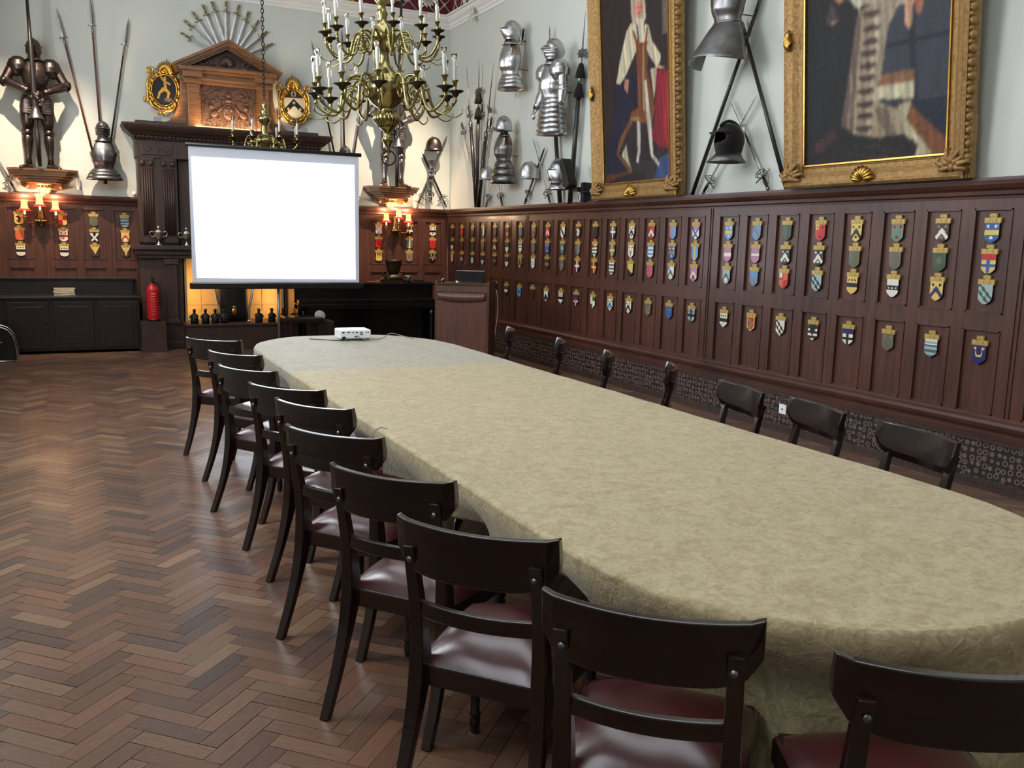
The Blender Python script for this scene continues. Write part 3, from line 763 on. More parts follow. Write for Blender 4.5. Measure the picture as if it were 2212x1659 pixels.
for k, cs in enumerate(NEARC):
    yc = cy[7-k]
    for j, c in enumerate(cs):
        w = ('%s of %s column right of panel joint' % (rows_[j], ORD[k])) if j < 3 else ('low row, %s right of the panel joint' % ORD[k])
        shield(RW, -yc, [1.881, 1.672, 1.465, 1.047][j], c, w, 0 if j == 3 else .5)
for k, cs in enumerate(FARC):
    yc = cf[k]
    for j, c in enumerate(cs):
        if c is None: continue
        w = ('%s of %s column left of panel joint' % (rows_[j], ORD[k])) if j < 3 else ('low row, %s left of the panel joint' % ORD[k])
        shield(RW, -yc, [1.881, 1.672, 1.465, 1.047][j], c, w, 0 if (j == 3) else .5)
BL = [(-.628, ('Y;lion K', 'O', 'W;fess K;top3 D')), (-.10, ('Y;quart R', 'W;fess R;ch3 K', 'W;fess K;top3 K')), (.287, ('V', 'K;salt W;ch3 L', 'D;pile Y')), (.684, ('L;bar3 C;ch3 C', 'Y;chev R;gem W', 'D;pile Y;ch3 W'))]
wl = ['left of the lit sconce', 'right of the lit sconce', 'one column from the chimneypiece', 'beside the chimneypiece']
for k, (x, cs) in enumerate(BL):
    for j, c in enumerate(cs): shield(BW, x, [1.897, 1.683, 1.475][j], c, '%s shield %s, back wall' % (rows_[j], wl[k]), 1)
BR = [(4.416, ('L;chev W;ch3 W', 'R', 'Y;piles K')), (4.934, ('K;fess W;ch3 W', 'C;pale Y', 'T;disc M')), (5.338, ('W;fess K;ch3 K', 'R;disc R', 'K;fess T;ch3 W'))]
wr = ['left of the second sconce', 'right of the second sconce', 'next to the room corner']
for k, (x, cs) in enumerate(BR):
    for j, c in enumerate(cs): shield(BW, x, [1.886, 1.672, 1.462][j], c, '%s shield %s, back wall' % (rows_[j], wr[k]), 1)
# ================================================================ chimneypiece on the back wall
CX = 2.12   # its centre line
t = thing('chimneypiece', 'tall carved oak chimneypiece with pediment behind the white screen', 'fireplace', (CX, YB, 0))
def X(px, py, y=13.5): return onY(px, py, y)
fw = 1.30      # half width of the pilaster body
b = MB()
# plinths, jambs, frieze over the opening
for s in (-1, 1):
    b.b2(s*1.30, s*.70, -.42, 0, 0, .36); b.b2(s*1.28, s*.72, -.38, 0, .36, 1.40)
    b.b2(s*1.26, s*.74, -.30, 0, 1.50, 2.80)
b.b2(-.72, .72, -.22, 0, 1.30, 2.80)
b.build('body', oakdark, t, bevel=.006)
b = MB(); b.b2(-1.36, 1.36, -.50, 0, 1.40, 1.46); b.b2(-1.32, 1.32, -.46, 0, 1.33, 1.40); b.b2(-1.29, 1.29, -.43, 0, 1.28, 1.33)
b.build('lower_shelf', oakdark, t, bevel=.006)
for s in (-1, 1):
    for x in (.86, 1.14):
        b = MB(); w = .075
        b.b2(s*x-w-.015, s*x+w+.015, -.335, -.28, 1.50, 1.58)
        for k in range(5):
            q = s*x-w+.015+k*(2*w-.03)/4
            b.tube([(q, -.325, 1.6), (q, -.325, 2.52)], .012, 8)
        b.b2(s*x-w, s*x+w, -.322, -.28, 1.58, 2.54)
        b.b2(s*x-w-.015, s*x+w+.015, -.34, -.28, 2.62, 2.66)
        for e in (-1, 1): b.lathe([(.001, 0), (.035, 0), (.035, .05), (.001, .05)], 14, (s*x+e*w*.75, -.355, 2.585), (0, 1, 0))
        b.b2(s*x-w, s*x+w, -.33, -.28, 2.54, 2.62)
        b.build('pilaster', oakdark, t)
    # lower pilaster flanking the opening
    b = MB(); b.b2(s*.80, s*.95, -.43, -.36, .40, 1.22); b.b2(s*.78, s*.97, -.45, -.36, .36, .42); b.b2(s*.78, s*.97, -.45, -.36, 1.2, 1.27); b.build('pilaster', oakdark, t, bevel=.005)
b = MB()
b.b2(-1.28, 1.28, -.32, 0, 2.66, 2.90)
for s in (-1, 1):
    b.b2(s*1.20, s*.80, -.335, -.3, 2.70, 2.86)
    for k in range(3): b.box((s*1.0+(k-1)*.12, -.337, 2.78), (.07, .02, .07), Matrix.Rotation(PI/4, 3, 'Y'))
b.build('frieze', oakdark, t, bevel=.005)
b = MB(); prof = [(0, 2.90), (.34, 2.90), (.36, 2.93), (.36, 2.95), (.39, 2.96), (.42, 2.99), (.46, 3.02), (.49, 3.06), (.5, 3.085), (.5, 3.105), (0, 3.105)]
def ring_u(prof, hw):
    R = []
    for d, z in prof:
        e = d-.34
        R.append([(-hw-e, 0, z), (-hw-e, -d, z), (hw+e, -d, z), (hw+e, 0, z)])
    return R
R = [r for r in ring_u(prof[1:-1], 1.28)]; b.rings(R, True, smooth=False)
for k in range(46):
    q = -1.28+k*2.56/45
    b.ell((q, -.365, 2.94), (.02, .02, .02), 6, 4)
b.build('mantel_cornice', oakdark, t)
for s in (-1, 1): b = MB(); b.b2(s*1.26, s*.58, -.34, -.04, 3.105, 3.155); b.build('ledge_board', oakdark, t)
# overmantel
z0 = 3.105
b = MB(); b.b2(-.56, .56, -.18, 0, z0, 3.98); b.build('overmantel_back', oakgold, t)
b = MB()
for s in (-1, 1):
    b.b2(s*.56, s*.40, -.26, -.16, z0+.03, 3.72); b.b2(s*.58, s*.38, -.28, -.16, z0, z0+.06)
    b.b2(s*.60, s*.37, -.30, -.10, 3.72, 3.76)
    b.b2(s*.62, s*.36, -.33, -.10, 3.80, 3.88); b.b2(s*.66, s*.35, -.36, -.08, 3.88, 3.93)
    for k in range(18): b.b2(s*.415, s*.385, -.268, -.2, z0+.09+k*.034, z0+.108+k*.034)
b.b2(-.38, .38, -.24, -.16, z0, z0+.05); b.b2(-.38, .38, -.25, -.16, 3.72, 3.76)
b.build('pilaster_frame', oakgold, t, bevel=.005)
b = MB(); b.b2(-.62, .62, -.27, -.02, 3.76, 3.80); b.b2(-.60, .60, -.25, -.02, 3.80, 3.86); b.b2(-.64, .64, -.30, -.02, 3.86, 3.90); b.b2(-.68, .68, -.34, -.02, 3.90, 3.94)
b.build('entablature', oakgold, t, bevel=.004)
# raking pediment
for s in (-1, 1):
    b = MB(); A = Vector((s*.73, 0, 3.93)); B_ = Vector((0, 0, 4.31)); d = (B_-A).normalized(); n_ = Vector((-d.z*s, 0, d.x*s))
    if n_.z < 0: n_ = -n_
    for (w0, w1, dep) in ((-.075, -.05, .26), (-.05, -.03, .30), (-.03, .0, .33), (0, .035, .37)):
        q = [A+n_*w0, A+n_*w1, Vector((0, 0, (B_+n_*w1).z+0)), Vector((0, 0, (B_+n_*w0).z))]
        q[2] = A+n_*w1+d*((-A.x*1.0-(n_*w1).x)/d.x); q[3] = A+n_*w0+d*((-A.x-(n_*w0).x)/d.x)
        b.prism([(v.x, v.z) for v in q], -dep, -.02)
    b.build('pediment_cornice', oakgold, t)
b = MB(); b.prism([(-.62, 3.94), (.62, 3.94), (0, 4.25)], -.14, -.02); b.build('tympanum', oakdark, t)
b = MB()
for k in range(13):
    a = math.radians(20+140*k/12); b.tube([(0, -.16, 4.0), (.07*math.cos(a), -.185, 4.0+.09*math.sin(a)), (.115*math.cos(a), -.165, 4.0+.15*math.sin(a))], [.004, .014, .010], 6)
for s in (-1, 1):
    P = [(s*(.26+.06*math.cos(a)*(1-a/9)), -.16, 4.03+.05*math.sin(a)*(1-a/9)) for a in np.linspace(0, 7, 22)]
    b.tube(P, .014, 6)
    b.tube([(s*.17, -.16, 4.0), (s*.34, -.16, 3.97), (s*.46, -.15, 3.97)], [.02, .018, .006], 6)
b.build('shell_carving', copper, t)
# carved relief with shield, beasts and foliage
b = MB(); b.b2(-.37, .37, -.2, -.17, z0+.05, 3.72)
rng = random.Random(5); zc = 3.36
for s in (-1, 1):
    b.ell((s*.2, -.205, 3.33), (.075, .03, .05), 12, 6, Matrix.Rotation(s*.7, 3, 'Y')); b.ell((s*.24, -.21, 3.43), (.04, .03, .035), 10, 6)
    b.tube([(s*.15, -.21, 3.36), (s*.10, -.22, 3.42), (s*.09, -.22, 3.47)], [.02, .014, .008], 6)
    b.tube([(s*.15, -.21, 3.30), (s*.12, -.22, 3.24)], [.02, .01], 6); b.tube([(s*.24, -.21, 3.29), (s*.25, -.22, 3.21)], [.024, .012], 6)
    b.tube([(s*.28, -.21, 3.3), (s*.33, -.21, 3.36), (s*.32, -.21, 3.44), (s*.34, -.21, 3.49)], [.012, .01, .01, .006], 6)
    for k in range(26):
        x = s*rng.uniform(.08, .34); z = rng.uniform(3.48, 3.68); a = rng.uniform(0, 6.3)
        b.tube([(x, -.19, z), (x+.03*math.cos(a), -.215, z+.03*math.sin(a)), (x+.05*math.cos(a+.8), -.195, z+.05*math.sin(a+.8))], [.006, .011, .003], 5)
    P = [(s*(.20+.1*math.cos(a)), -.205, 3.22+.05*math.sin(a)) for a in np.linspace(.3, 2.8, 10)]; b.tube(P, .01, 6)
for k in range(30):
    a = 2*PI*k/30; b.ell((.095*math.cos(a), -.205, zc+.125*math.sin(a)), (.012, .012, .012), 6, 4)
b.ell((0, -.2, zc), (.085, .022, .11), 16, 8)
for k in range(4):
    b.ell(((-1)**k*.032, -.222, zc+(.04 if k < 2 else -.04)), (.022, .01, .026), 8, 4)
b.ell((0, -.205, 3.53), (.055, .03, .035), 12, 6); b.ell((0, -.205, 3.60), (.04, .025, .035), 12, 6)
for k in range(5): b.ell(((k-2)*.02, -.21, 3.655+.008*(2-abs(k-2))), (.009, .009, .012), 6, 4)
for k in range(90):
    x = rng.uniform(-.35, .35); z = rng.uniform(3.17, 3.70); a = rng.uniform(0, 6.3)
    if (x/.13)**2+((z-zc)/.16)**2 < 1: continue
    b.tube([(x, -.195, z), (x+.02*math.cos(a), -.212, z+.02*math.sin(a)), (x+.04*math.cos(a+1), -.195, z+.04*math.sin(a+1))], [.004, .008, .002], 5)
for k in range(30):
    x = rng.uniform(-.33, .33); b.ell((x, -.2, rng.uniform(3.16, 3.23)), (.02, .012, .012), 6, 4, Matrix.Rotation(rng.uniform(0, 3), 3, 'Y'))
b.build('carved_relief', copper, t)
# side scrolls
for s in (-1, 1):
    b = MB(); pts = [(s*.56, z0), (s*.95, z0), (s*.90, z0+.03), (s*.79, z0+.09), (s*.71, z0+.2), (s*.66, z0+.34), (s*.63, z0+.5), (s*.63, z0+.66), (s*.60, z0+.72), (s*.56, z0+.72)]
    b.prism(pts, -.14, -.02); b.tube([(x, -.12, z) for x, z in pts[1:9]], .016, 6); b.build('side_scroll', oakgold, t)
# hearth: opening with lit niche
b = MB(); b.b2(-.70, .70, -.02, 0, .36, 1.28); b.b2(-.70, -.67, -.36, 0, .36, 1.28); b.b2(.67, .70, -.36, 0, .36, 1.28)
for x in (-.45, -.15, .15, .45): b.b2(x-.008, x+.008, -.03, -.015, .5, 1.28)
b.b2(-.66, .66, -.035, -.015, .60, .62)
b.build('niche_lining', mat('pale_niche_panels', srgb(150, 128, 92), .55, var=.1, vs=6), t)
b = MB(); b.b2(-.74, .74, -.75, 0, .0, .36); b.b2(-1.31, 1.31, -.44, 0, 0, .10); b.b2(-.76, .76, -.77, 0, .34, .375); b.build('hearth', oakdark, t, bevel=.006)
for s in (-1, 1):
    l = bpy.data.lights.new('niche_lamp', 'AREA'); l.shape = 'RECTANGLE'; l.size = .06; l.size_y = .7; l.energy = 6; l.color = (1, .55, .16)
    o = bpy.data.objects.new('niche_lamp', l); C.objects.link(o); o.location = (CX+s*.62, YB-.30, .8)
    o.rotation_euler = Vector((-s*.75, .65, -.05)).to_track_quat('-Z', 'Y').to_euler()
l = bpy.data.lights.new('mantel_lamp', 'AREA'); l.shape = 'RECTANGLE'; l.size = .9; l.size_y = .05; l.energy = 9; l.color = (1, .68, .34)
o = bpy.data.objects.new('mantel_lamp', l); C.objects.link(o); o.location = (CX, YB-.42, z0+.05); o.rotation_euler = Vector((0, .62, .8)).to_track_quat('-Z', 'Y').to_euler()
for s in (-1, 1):
    l = bpy.data.lights.new('mantel_lamp', 'SPOT'); l.spot_size = 1.5; l.spot_blend = .8; l.energy = 16; l.color = (1, .72, .42); l.shadow_soft_size = .05
    o = bpy.data.objects.new('mantel_lamp', l); C.objects.link(o); o.location = (CX+s*.72, YB-.30, z0+.09); o.rotation_euler = Vector((s*.25, .45, .8)).to_track_quat('-Z', 'Y').to_euler()
# fire basket with crest and curved andirons in the niche
t = thing('fire_grate', 'dark fire grate with gold crest and shining curved uprights in the lit hearth', 'grate', (CX-.04, YB-.34, .375))
b = MB(); b.loft([(0, 0, 0, .2, .12), (0, 0, .12, .22, .13), (0, 0, .6, .2, .12), (0, 0, .8, .12, .1)], 20, pw=4); b.build('fire_back', blacked, t)
for s in (-1, 1):
    b = MB(); b.tube(bez([(s*.2, -.16, 0), (s*.21, -.17, .2), (s*.25, -.17, .38), (s*.28, -.15, .6)], 6), .018, 8); b.lathe([(.001, 0), (.03, 0), (.03, .02), (.018, .03)], 10, (s*.2, -.16, 0)); b.build('upright', steel, t)
b = MB(); b.ell((0, -.14, .15), (.04, .015, .055), 12, 6); b.ell((0, -.15, .215), (.03, .012, .02), 8, 5); b.build('crest', giltbr, t)
# little seated figures along the hearth
for k, px in enumerate([420, 444, 465, 484, 559, 587, 612]):
    P = onY(px, 680, YB-.62)
    t = thing('statuette', 'small dark seated figure, %s along the glowing hearth' % ['leftmost of seven', 'second from the left', 'third from the left', 'just left of the crest', 'just right of the crest', 'second from the right', 'rightmost, by the screen pole'][k], 'statuette', (P.x, YB-.62, .375), rz=(k-3)*.2, group='small figures along the hearth')
    b = MB(); b.loft([(0, 0, 0, .058, .05), (0, 0, .06, .052, .045), (0, .0, .11, .05, .03), (0, 0, .135, .03, .022), (0, 0, .15, .016, .016)], 12)
    for s in (-1, 1): b.tube([(s*.045, 0, .12), (s*.056, -.02, .08), (s*.02, -.04, .07)], .013, 6)
    b.build('body', blacked, t)
    b = MB(); b.ell((0, -.004, .175), (.022, .026, .03), 10, 6); b.ell((0, .0, .195), (.03 if k % 2 else .024, .028, .010), 8, 4); b.build('head', blacked, t)
# silver cups on the left of the lower shelf
def cup(px, py, tall, label):
    P = onY(px, py, YB-.36)
    t = thing('silver_cup', label, 'cup', (P.x, YB-.36, 1.46), group='silver cups on the lower mantel shelf')
    k = tall
    b = MB(); b.lathe([(.045*k, 0), (.045*k, .012*k), (.02*k, .03*k), (.012*k, .06*k), (.02*k, .075*k), (.055*k, .10*k), (.068*k, .14*k), (.062*k, .18*k), (.07*k, .19*k)], 18); b.build('bowl', silver, t)
    b = MB(); b.lathe([(.066*k, .19*k), (.05*k, .215*k), (.02*k, .235*k), (.008*k, .25*k), (.012*k, .265*k), (.002, .275*k)], 16); b.build('lid', silver, t)
    for s in (-1, 1):
        b = MB(); b.tube(bez([(s*.06*k, 0, .115*k), (s*.10*k, 0, .13*k), (s*.115*k, 0, .17*k), (s*.085*k, 0, .195*k), (s*.065*k, 0, .17*k)], 5), .006*k, 6); b.build('handle', silver, t)
cup(343, 520, 1.0, 'two-handled silver cup with lid on the lower mantel shelf')
cup(403, 520, .95, 'silver cup half hidden by the left edge of the screen')
# small white cards on the mantel ledge
for px, py, lab in ((341, 269, 'left'), (656, 293, 'right')):
    P = onY(px, py, YB-.34); b = MB(); b.b2(-.05, .05, -.012, .012, 0, .055); b.b2(-.03, .03, -.014, .0, .012, .043)
    o = b.build('equipment_box', mat('pale_box', srgb(150, 146, 146), .5)); o.location = (P.x, YB-.355, 3.156)
    o.location.z = 3.156; tag(o, 'small pale grey box on the %s end of the high mantel ledge' % lab, 'box', 'small boxes on the mantel ledge')
# ================================================================ arms and armour
class Wall:
    def __init__(s, kind): s.k = kind; s.rz = -PI/2 if kind == 'R' else 0
    def P(s, px, py, off): return onX(px, py, XR-off) if s.k == 'R' else onY(px, py, YB-off)
    def u(s, P): return -P.y if s.k == 'R' else P.x
RIGHT, BACK = Wall('R'), Wall('B')
def ssin(x): return math.sin(x)
def helmet_close(par, mt, z0=0, s=1, bars=False, dark=None, snout=.07):
    """close helmet, origin at the neck, facing -y"""
    b = MB()
    def sk(u, v):
        th = 2*PI*u; ph = -.95+(PI/2+.95)*v
        r = math.cos(ph) if ph > -.35 else math.cos(-.35)*(.80+.20*(ph+.95)/.6)
        return (.098*s*r*math.sin(th), (.125*r*math.cos(th)*s+.01*s), z0+.135*s+.128*s*math.sin(ph) if ph > -.95 else z0)
    b.surf(sk, 24, 14, closed_u=True)
    P = [(0, .012*s+(.130*s)*math.cos(a), z0+.135*s+.138*s*math.sin(a)) for a in np.linspace(-.3, 2.6, 18)]
    b.tube(P, [.006*s]+[.012*s]*16+[.006*s], 6, flat=.45)
    h = b.build('helmet', mt, par)
    b = MB()
    def vz(u, v):
        th = (u-.5)*2.6; zz = -.085+.15*v
        nose = math.exp(-(th/.5)**2)*(min(1, v/.68)**1.3 if v < .68 else max(0, 1-(v-.68)/.36))
        r = 1.06+(.035*math.sin(v*PI*7) if bars else .012*math.sin(v*PI*3))
        w = math.cos(min(1.2, max(-1.2, (v-.35)*1.1)))
        x = .098*s*r*w*math.sin(th); y = -(.12*s*r*w*math.cos(th)+snout*s*nose)+.01*s
        return (x, y, z0+.135*s+zz*s)
    b.surf(vz, 20, 18 if bars else 12); b.build('visor', mt, h, solid=.003)
    b = MB()
    for k in ((.72, 1.0) if not bars else (.45, .62, .8)):
        for sg in (-1, 1):
            q = [vz(.5+sg*a, k) for a in np.linspace(.05, .30, 6)]; b.tube([(x*1.01, y-.002, z) for x, y, z in q], .0038*s, 5)
    b.build('eye_slit', lining, h)
    for sg in (-1, 1):
        b = MB(); b.lathe([(.001, 0), (.014*s, 0), (.011*s, .008*s), (.001, .01*s)], 10, (sg*.097*s, -.02*s, z0+.15*s), (sg, 0, 0)); b.build('pivot_rivet', mt, h)
    b = MB(); b.loft([(0, 0, z0+.03*s, .078*s, .09*s), (0, 0, z0-.01*s, .088*s, .098*s), (0, -.005, z0-.035*s, .125*s, .12*s)], 22, cap=False); b.build('gorget', mt, par, solid=.003)
    return h
def torso_r(v):
    T = [(0, .140, .100, .095), (.12, .142, .112, .097), (.3, .168, .145, .11), (.5, .188, .150, .12), (.68, .192, .135, .12), (.82, .165, .112, .105), (.92, .12, .09, .09), (1, .085, .08, .08)]
    for i in range(len(T)-1):
        if v <= T[i+1][0]:
            k = (v-T[i][0])/(T[i+1][0]-T[i][0]); k = k*k*(3-2*k)
            return [T[i][j]+(T[i+1][j]-T[i][j])*k for j in (1, 2, 3)]
    return T[-1][1:]
def cuirass(par, mt, z0, h=.45, s=1, holes=True, name='breastplate', flutes=0):
    b = MB()
    def f(u, v):
        th = 2*PI*u; rx, rf, rb = torso_r(v); cx = math.sin(th); cyy = math.cos(th)
        ridge = .028*math.exp(-((u-.5)/.035)**2)*math.sin(min(1, v*1.3+.1)*PI)
        fl = flutes*math.sin(u*2*PI*18)*max(0, math.sin(v*PI))
        return (rx*s*cx*(1+fl), (rb*s*cyy if cyy > 0 else rf*s*cyy*(1+fl)-ridge*s), z0+h*v)
    sk = (lambda u, v: (abs(math.sin(2*PI*u)) > .76 and .60 < v < .90)) if holes else None
    b.surf(f, 44, 24, closed_u=True, skip=sk); return b.build(name, mt, par, solid=.004)
def skirt(par, mt, z1, h, s=1, r0=.145, r1=.235, n=4, front=0, name='fauld', gap=0):
    b = MB()
    for i in range(n):
        a, c = i/n, (i+1)/n; ra = r0+(r1-r0)*a**.6; rc = r0+(r1-r0)*c**.6
        m_ = (a+c)/2; rm = (ra+rc)/2+.006
        b.loft([(0, -front*a, z1-h*a, (ra+.002)*s, (ra*.78+.002+front*a*.6)*s), (0, -front*m_, z1-h*m_, rm*s, (rm*.78+front*m_*.6)*s), (0, -front*c, z1-h*c-.008, (rc+.007)*s, (rc*.78+.007+front*c*.6)*s)], 30, cap=False)
    return b.build(name, mt, par, solid=.003)
def tasset(par, mt, x, z1, h, s=1, w=.11, y=-.12, lean=.3):
    b = MB(); n = 6
    def f(u, v):
        k = math.floor(v*n*.999)/n; th = (u-.5)*2.0; W_ = w*(1+.12*v)
        st = .006*(v*n-math.floor(v*n*.999))
        return (x+W_*math.sin(th)*s, y+.05*(1-math.cos(th))-.03*lean*v-st, z1-h*v*(1-.06*abs(th)))
    b.surf(f, 12, n*3); return b.build('tasset', mt, par, solid=.003)
def arm(par, mt, side, sh, el, wr, s=1, glove=True, pauldron=True):
    sh, el, wr = Vector(sh), Vector(el), Vector(wr)
    if pauldron:
        b = MB()
        def f(u, v):
            th = 2*PI*u; ph = -1.0+2.5*v; r = .128*s*(1+.02*math.sin(v*PI*10))
            return (sh.x-side*.045+r*1.02*math.cos(ph)*math.sin(th)*(1 if ph < 0 else 1.0), sh.y+r*1.05*math.cos(ph)*math.cos(th), sh.z-.03*s+r*1.05*math.sin(ph))
        b.surf(f, 20, 20, closed_u=True); b.build('pauldron', mt, par)
    b = MB(); R = [.064, .066, .066, .06, .06, .056]
    b.tube([sh.lerp(el, k) for k in (0, .2, .45, .65, .82, 1)], [r*s for r in R], 12)
    b.tube([el.lerp(wr, k) for k in (0, .12, .35, .6, .85, 1)], [r*s for r in (.056, .062, .06, .05, .04, .042)], 12)
    b.ell(el, (.068*s, .066*s, .064*s), 12, 8); d = (el-sh.lerp(wr, .5)).normalized()
    b.lathe([(.07*s, 0), (.05*s, .02*s), (.002, .035*s)], 12, el+d*.03*s, d); b.build('arm_plates', mt, par)
    if glove: gauntlet(par, mt, wr, (wr-el).normalized(), s, side)
def gauntlet(par, mt, wr, d, s=1, side=1, curl=.5, spread=1):
    b = MB(); wr = Vector(wr); d = Vector(d).normalized(); a = Vector((0, -1, 0)); sd = d.cross(a)
    if sd.length < .2: sd = Vector((1, 0, 0))
    sd.normalize(); nn = sd.cross(d).normalized()
    b.lathe([(.052*s, -.09*s), (.04*s, -.04*s), (.034*s, 0), (.038*s, .02*s)], 12, wr, d, cap=False)
    pal = wr+d*.05*s
    Q = Matrix((sd, nn, d)).transposed()
    b.ell(pal, (.042*s, .02*s, .05*s), 12, 8, Q)
    for k in range(4):
        o = pal+sd*((k-1.5)*.02*s)+d*.035*s; ln = (.075, .085, .08, .062)[k]*s
        b.tube([o, o+d*ln*.45+nn*.008*s, o+d*ln*.75-nn*ln*curl*.35, o+d*ln*.85-nn*ln*curl*.8], [.0105*s, .0105*s, .0095*s, .008*s], 8)
    o = pal-sd*side*.036*s; b.tube([o-d*.02*s, o-sd*side*.022*s+d*.012*s, o-sd*side*.022*s+d*.045*s-nn*.01*s], [.012*s, .011*s, .009*s], 8)
    return b.build('gauntlet', mt, par)
def leg(par, mt, x, y=0, s=1, yaw=0, toe=.2):
    b = MB(); L = [(x*.85, 0, .84, .092, .095), (x*.9, -.01, .72, .094, .098), (x*.97, -.015, .6, .082, .088), (x, -.015, .5, .068, .076)]
    b.loft([(a, c, z, rx*s, ry*s) for a, c, z, rx, ry in L], 18); b.build('cuisse', mt, par)
    b = MB(); b.ell((x, -.025, .475), (.066, .075, .06), 14, 8); b.lathe([(.06, 0), (.045, .018), (.002, .022)], 12, (x+math.copysign(.05, x), 0, .475), (math.copysign(1, x), 0, 0)); b.build('knee_cop', mt, par)
    b = MB(); L = [(x, -.01, .46, .064, .07), (x*1.02, .012, .36, .07, .08), (x*1.04, .015, .27, .06, .07), (x*1.06, 0, .14, .04, .046), (x*1.07, 0, .07, .044, .052)]
    b.loft(L, 18); b.build('greave', mt, par)
    b = MB(); R = []; dx = math.sin(yaw); dy = -math.cos(yaw); cx = x*1.07
    for t, w, h in ((-.07, .028, .05), (-.04, .042, .085), (.0, .046, .09), (.05, .045, .072), (.1, .05, .05), (.16, .046, .038), (.2, .03, .028), (.225, .01, .015)):
        c = Vector((cx+dx*t, dy*t, 0)); sx = Vector((-dy, dx, 0))
        R.append([c+sx*(w*math.cos(a))+Vector((0, 0, max(.0, h*(.45+.55*math.sin(a))) if math.sin(a) > -.5 else 0)) for a in [2*PI*k/14 for k in range(14)]])
    b.rings(R, True); b.build('sabaton', mt, par)
def full_armour(loc, label, mt, mirror=1, turn=0, s=1.0):
    t = thing('suit_of_armour', label, 'suit of armour', loc, turn, 'full armours standing on wall brackets', sc=s)
    helmet_close(t, mt, 1.43, .95)
    cuirass(t, mt, .98, .44, 1.0, holes=False, flutes=.006); skirt(t, mt, 1.0, .2, 1.0, .145, .20, 4)
    for x in (-.095, .095): tasset(t, mt, x, .90, .2, 1, .10, -.15)
    b = MB(); b.loft([(0, 0, .98, .14, .11), (0, 0, .88, .17, .13), (0, 0, .76, .18, .13), (0, 0, .70, .15, .11)], 20); b.build('trunk_hose', lining, t)
    for sd in (-1, 1):
        arm(t, mt, sd, (sd*.235, 0, 1.335), (sd*.36, -.05, 1.10), (sd*.085, -.26, .955 if sd > 0 else .975), 1.0)
        leg(t, mt, sd*.125, yaw=sd*.5)
    return t
def half_armour(loc, label, mt, rz, s=1, helm='close', arms=False, holes=True, skirt_h=.15, r1=.2, bars=False, hm=None, front=0, tz=0, grp='half armours hung on the plaster', z_sk=None):
    t = thing('half_armour', label, 'armour', loc, rz, grp, sc=s)
    hb = MB(); dd = ((XR-loc[0]) if rz else (YB-loc[1]))/s-.003; hb.tube([(0, .06, .12), (0, dd, .12)], .006, 6); hb.build('wall_hook', steel_dk, t)
    cuirass(t, mt, 0, .45, 1, holes, flutes=.008 if arms else 0); skirt(t, mt, .03, skirt_h, 1, .14, r1, 7 if skirt_h > .4 else 3, front)
    if helm == 'close': helmet_close(t, hm or mt, .45, 1, bars)
    if arms:
        arm(t, mt, 1, (.22, 0, .36), (.25, .0, .12), (.25, -.02, -.06), 1, glove=False)
        arm(t, mt, -1, (-.22, 0, .36), (-.25, -.0, .12), (-.22, -.10, -.06), 1, glove=True)
    for k in range(tz):
        tasset(t, mt, (-.1, .1)[k % 2], -.08, .36, 1, .12, -.14, 1.2)
    return t
def morion(par, mt, c=(0, 0, 0), s=1, brim=True, name='helmet'):
    b = MB(); cx, cyy, cz = c
    def f(u, v):
        th = 2*PI*u
        if v < .25:
            k = 1-v/.25; r = 1+.42*k; z = .0+(-.012+.055*abs(math.cos(th))**2)*k if brim else 0
            if not brim: r = 1+.10*k; z = -.02*k
            return (cx+.098*s*r*math.sin(th)*(1-.15*k if brim else 1), cyy+.122*s*r*math.cos(th)*(1.12 if brim and k > 0 else 1)**k, cz+z*s)
        ph = (v-.25)/.75*PI/2
        return (cx+.098*s*math.cos(ph)**.8*math.sin(th), cyy+.122*s*math.cos(ph)**.8*math.cos(th), cz+.17*s*math.sin(ph)**.95)
    b.surf(f, 28, 20, closed_u=True)
    if brim: b.tube([(cx, cyy+.122*s*math.cos(a), cz+(.045+.145*math.sin(a))*s) for a in np.linspace(.35, PI-.35, 16)], [.004]+[.014*s]*14+[.004], 6, flat=.4)
    else: b.tube([(cx, cyy+.01, cz+.165*s), (cx, cyy+.035, cz+.185*s)], [.008, .003], 6)
    return b.build(name, mt, par, solid=.003)
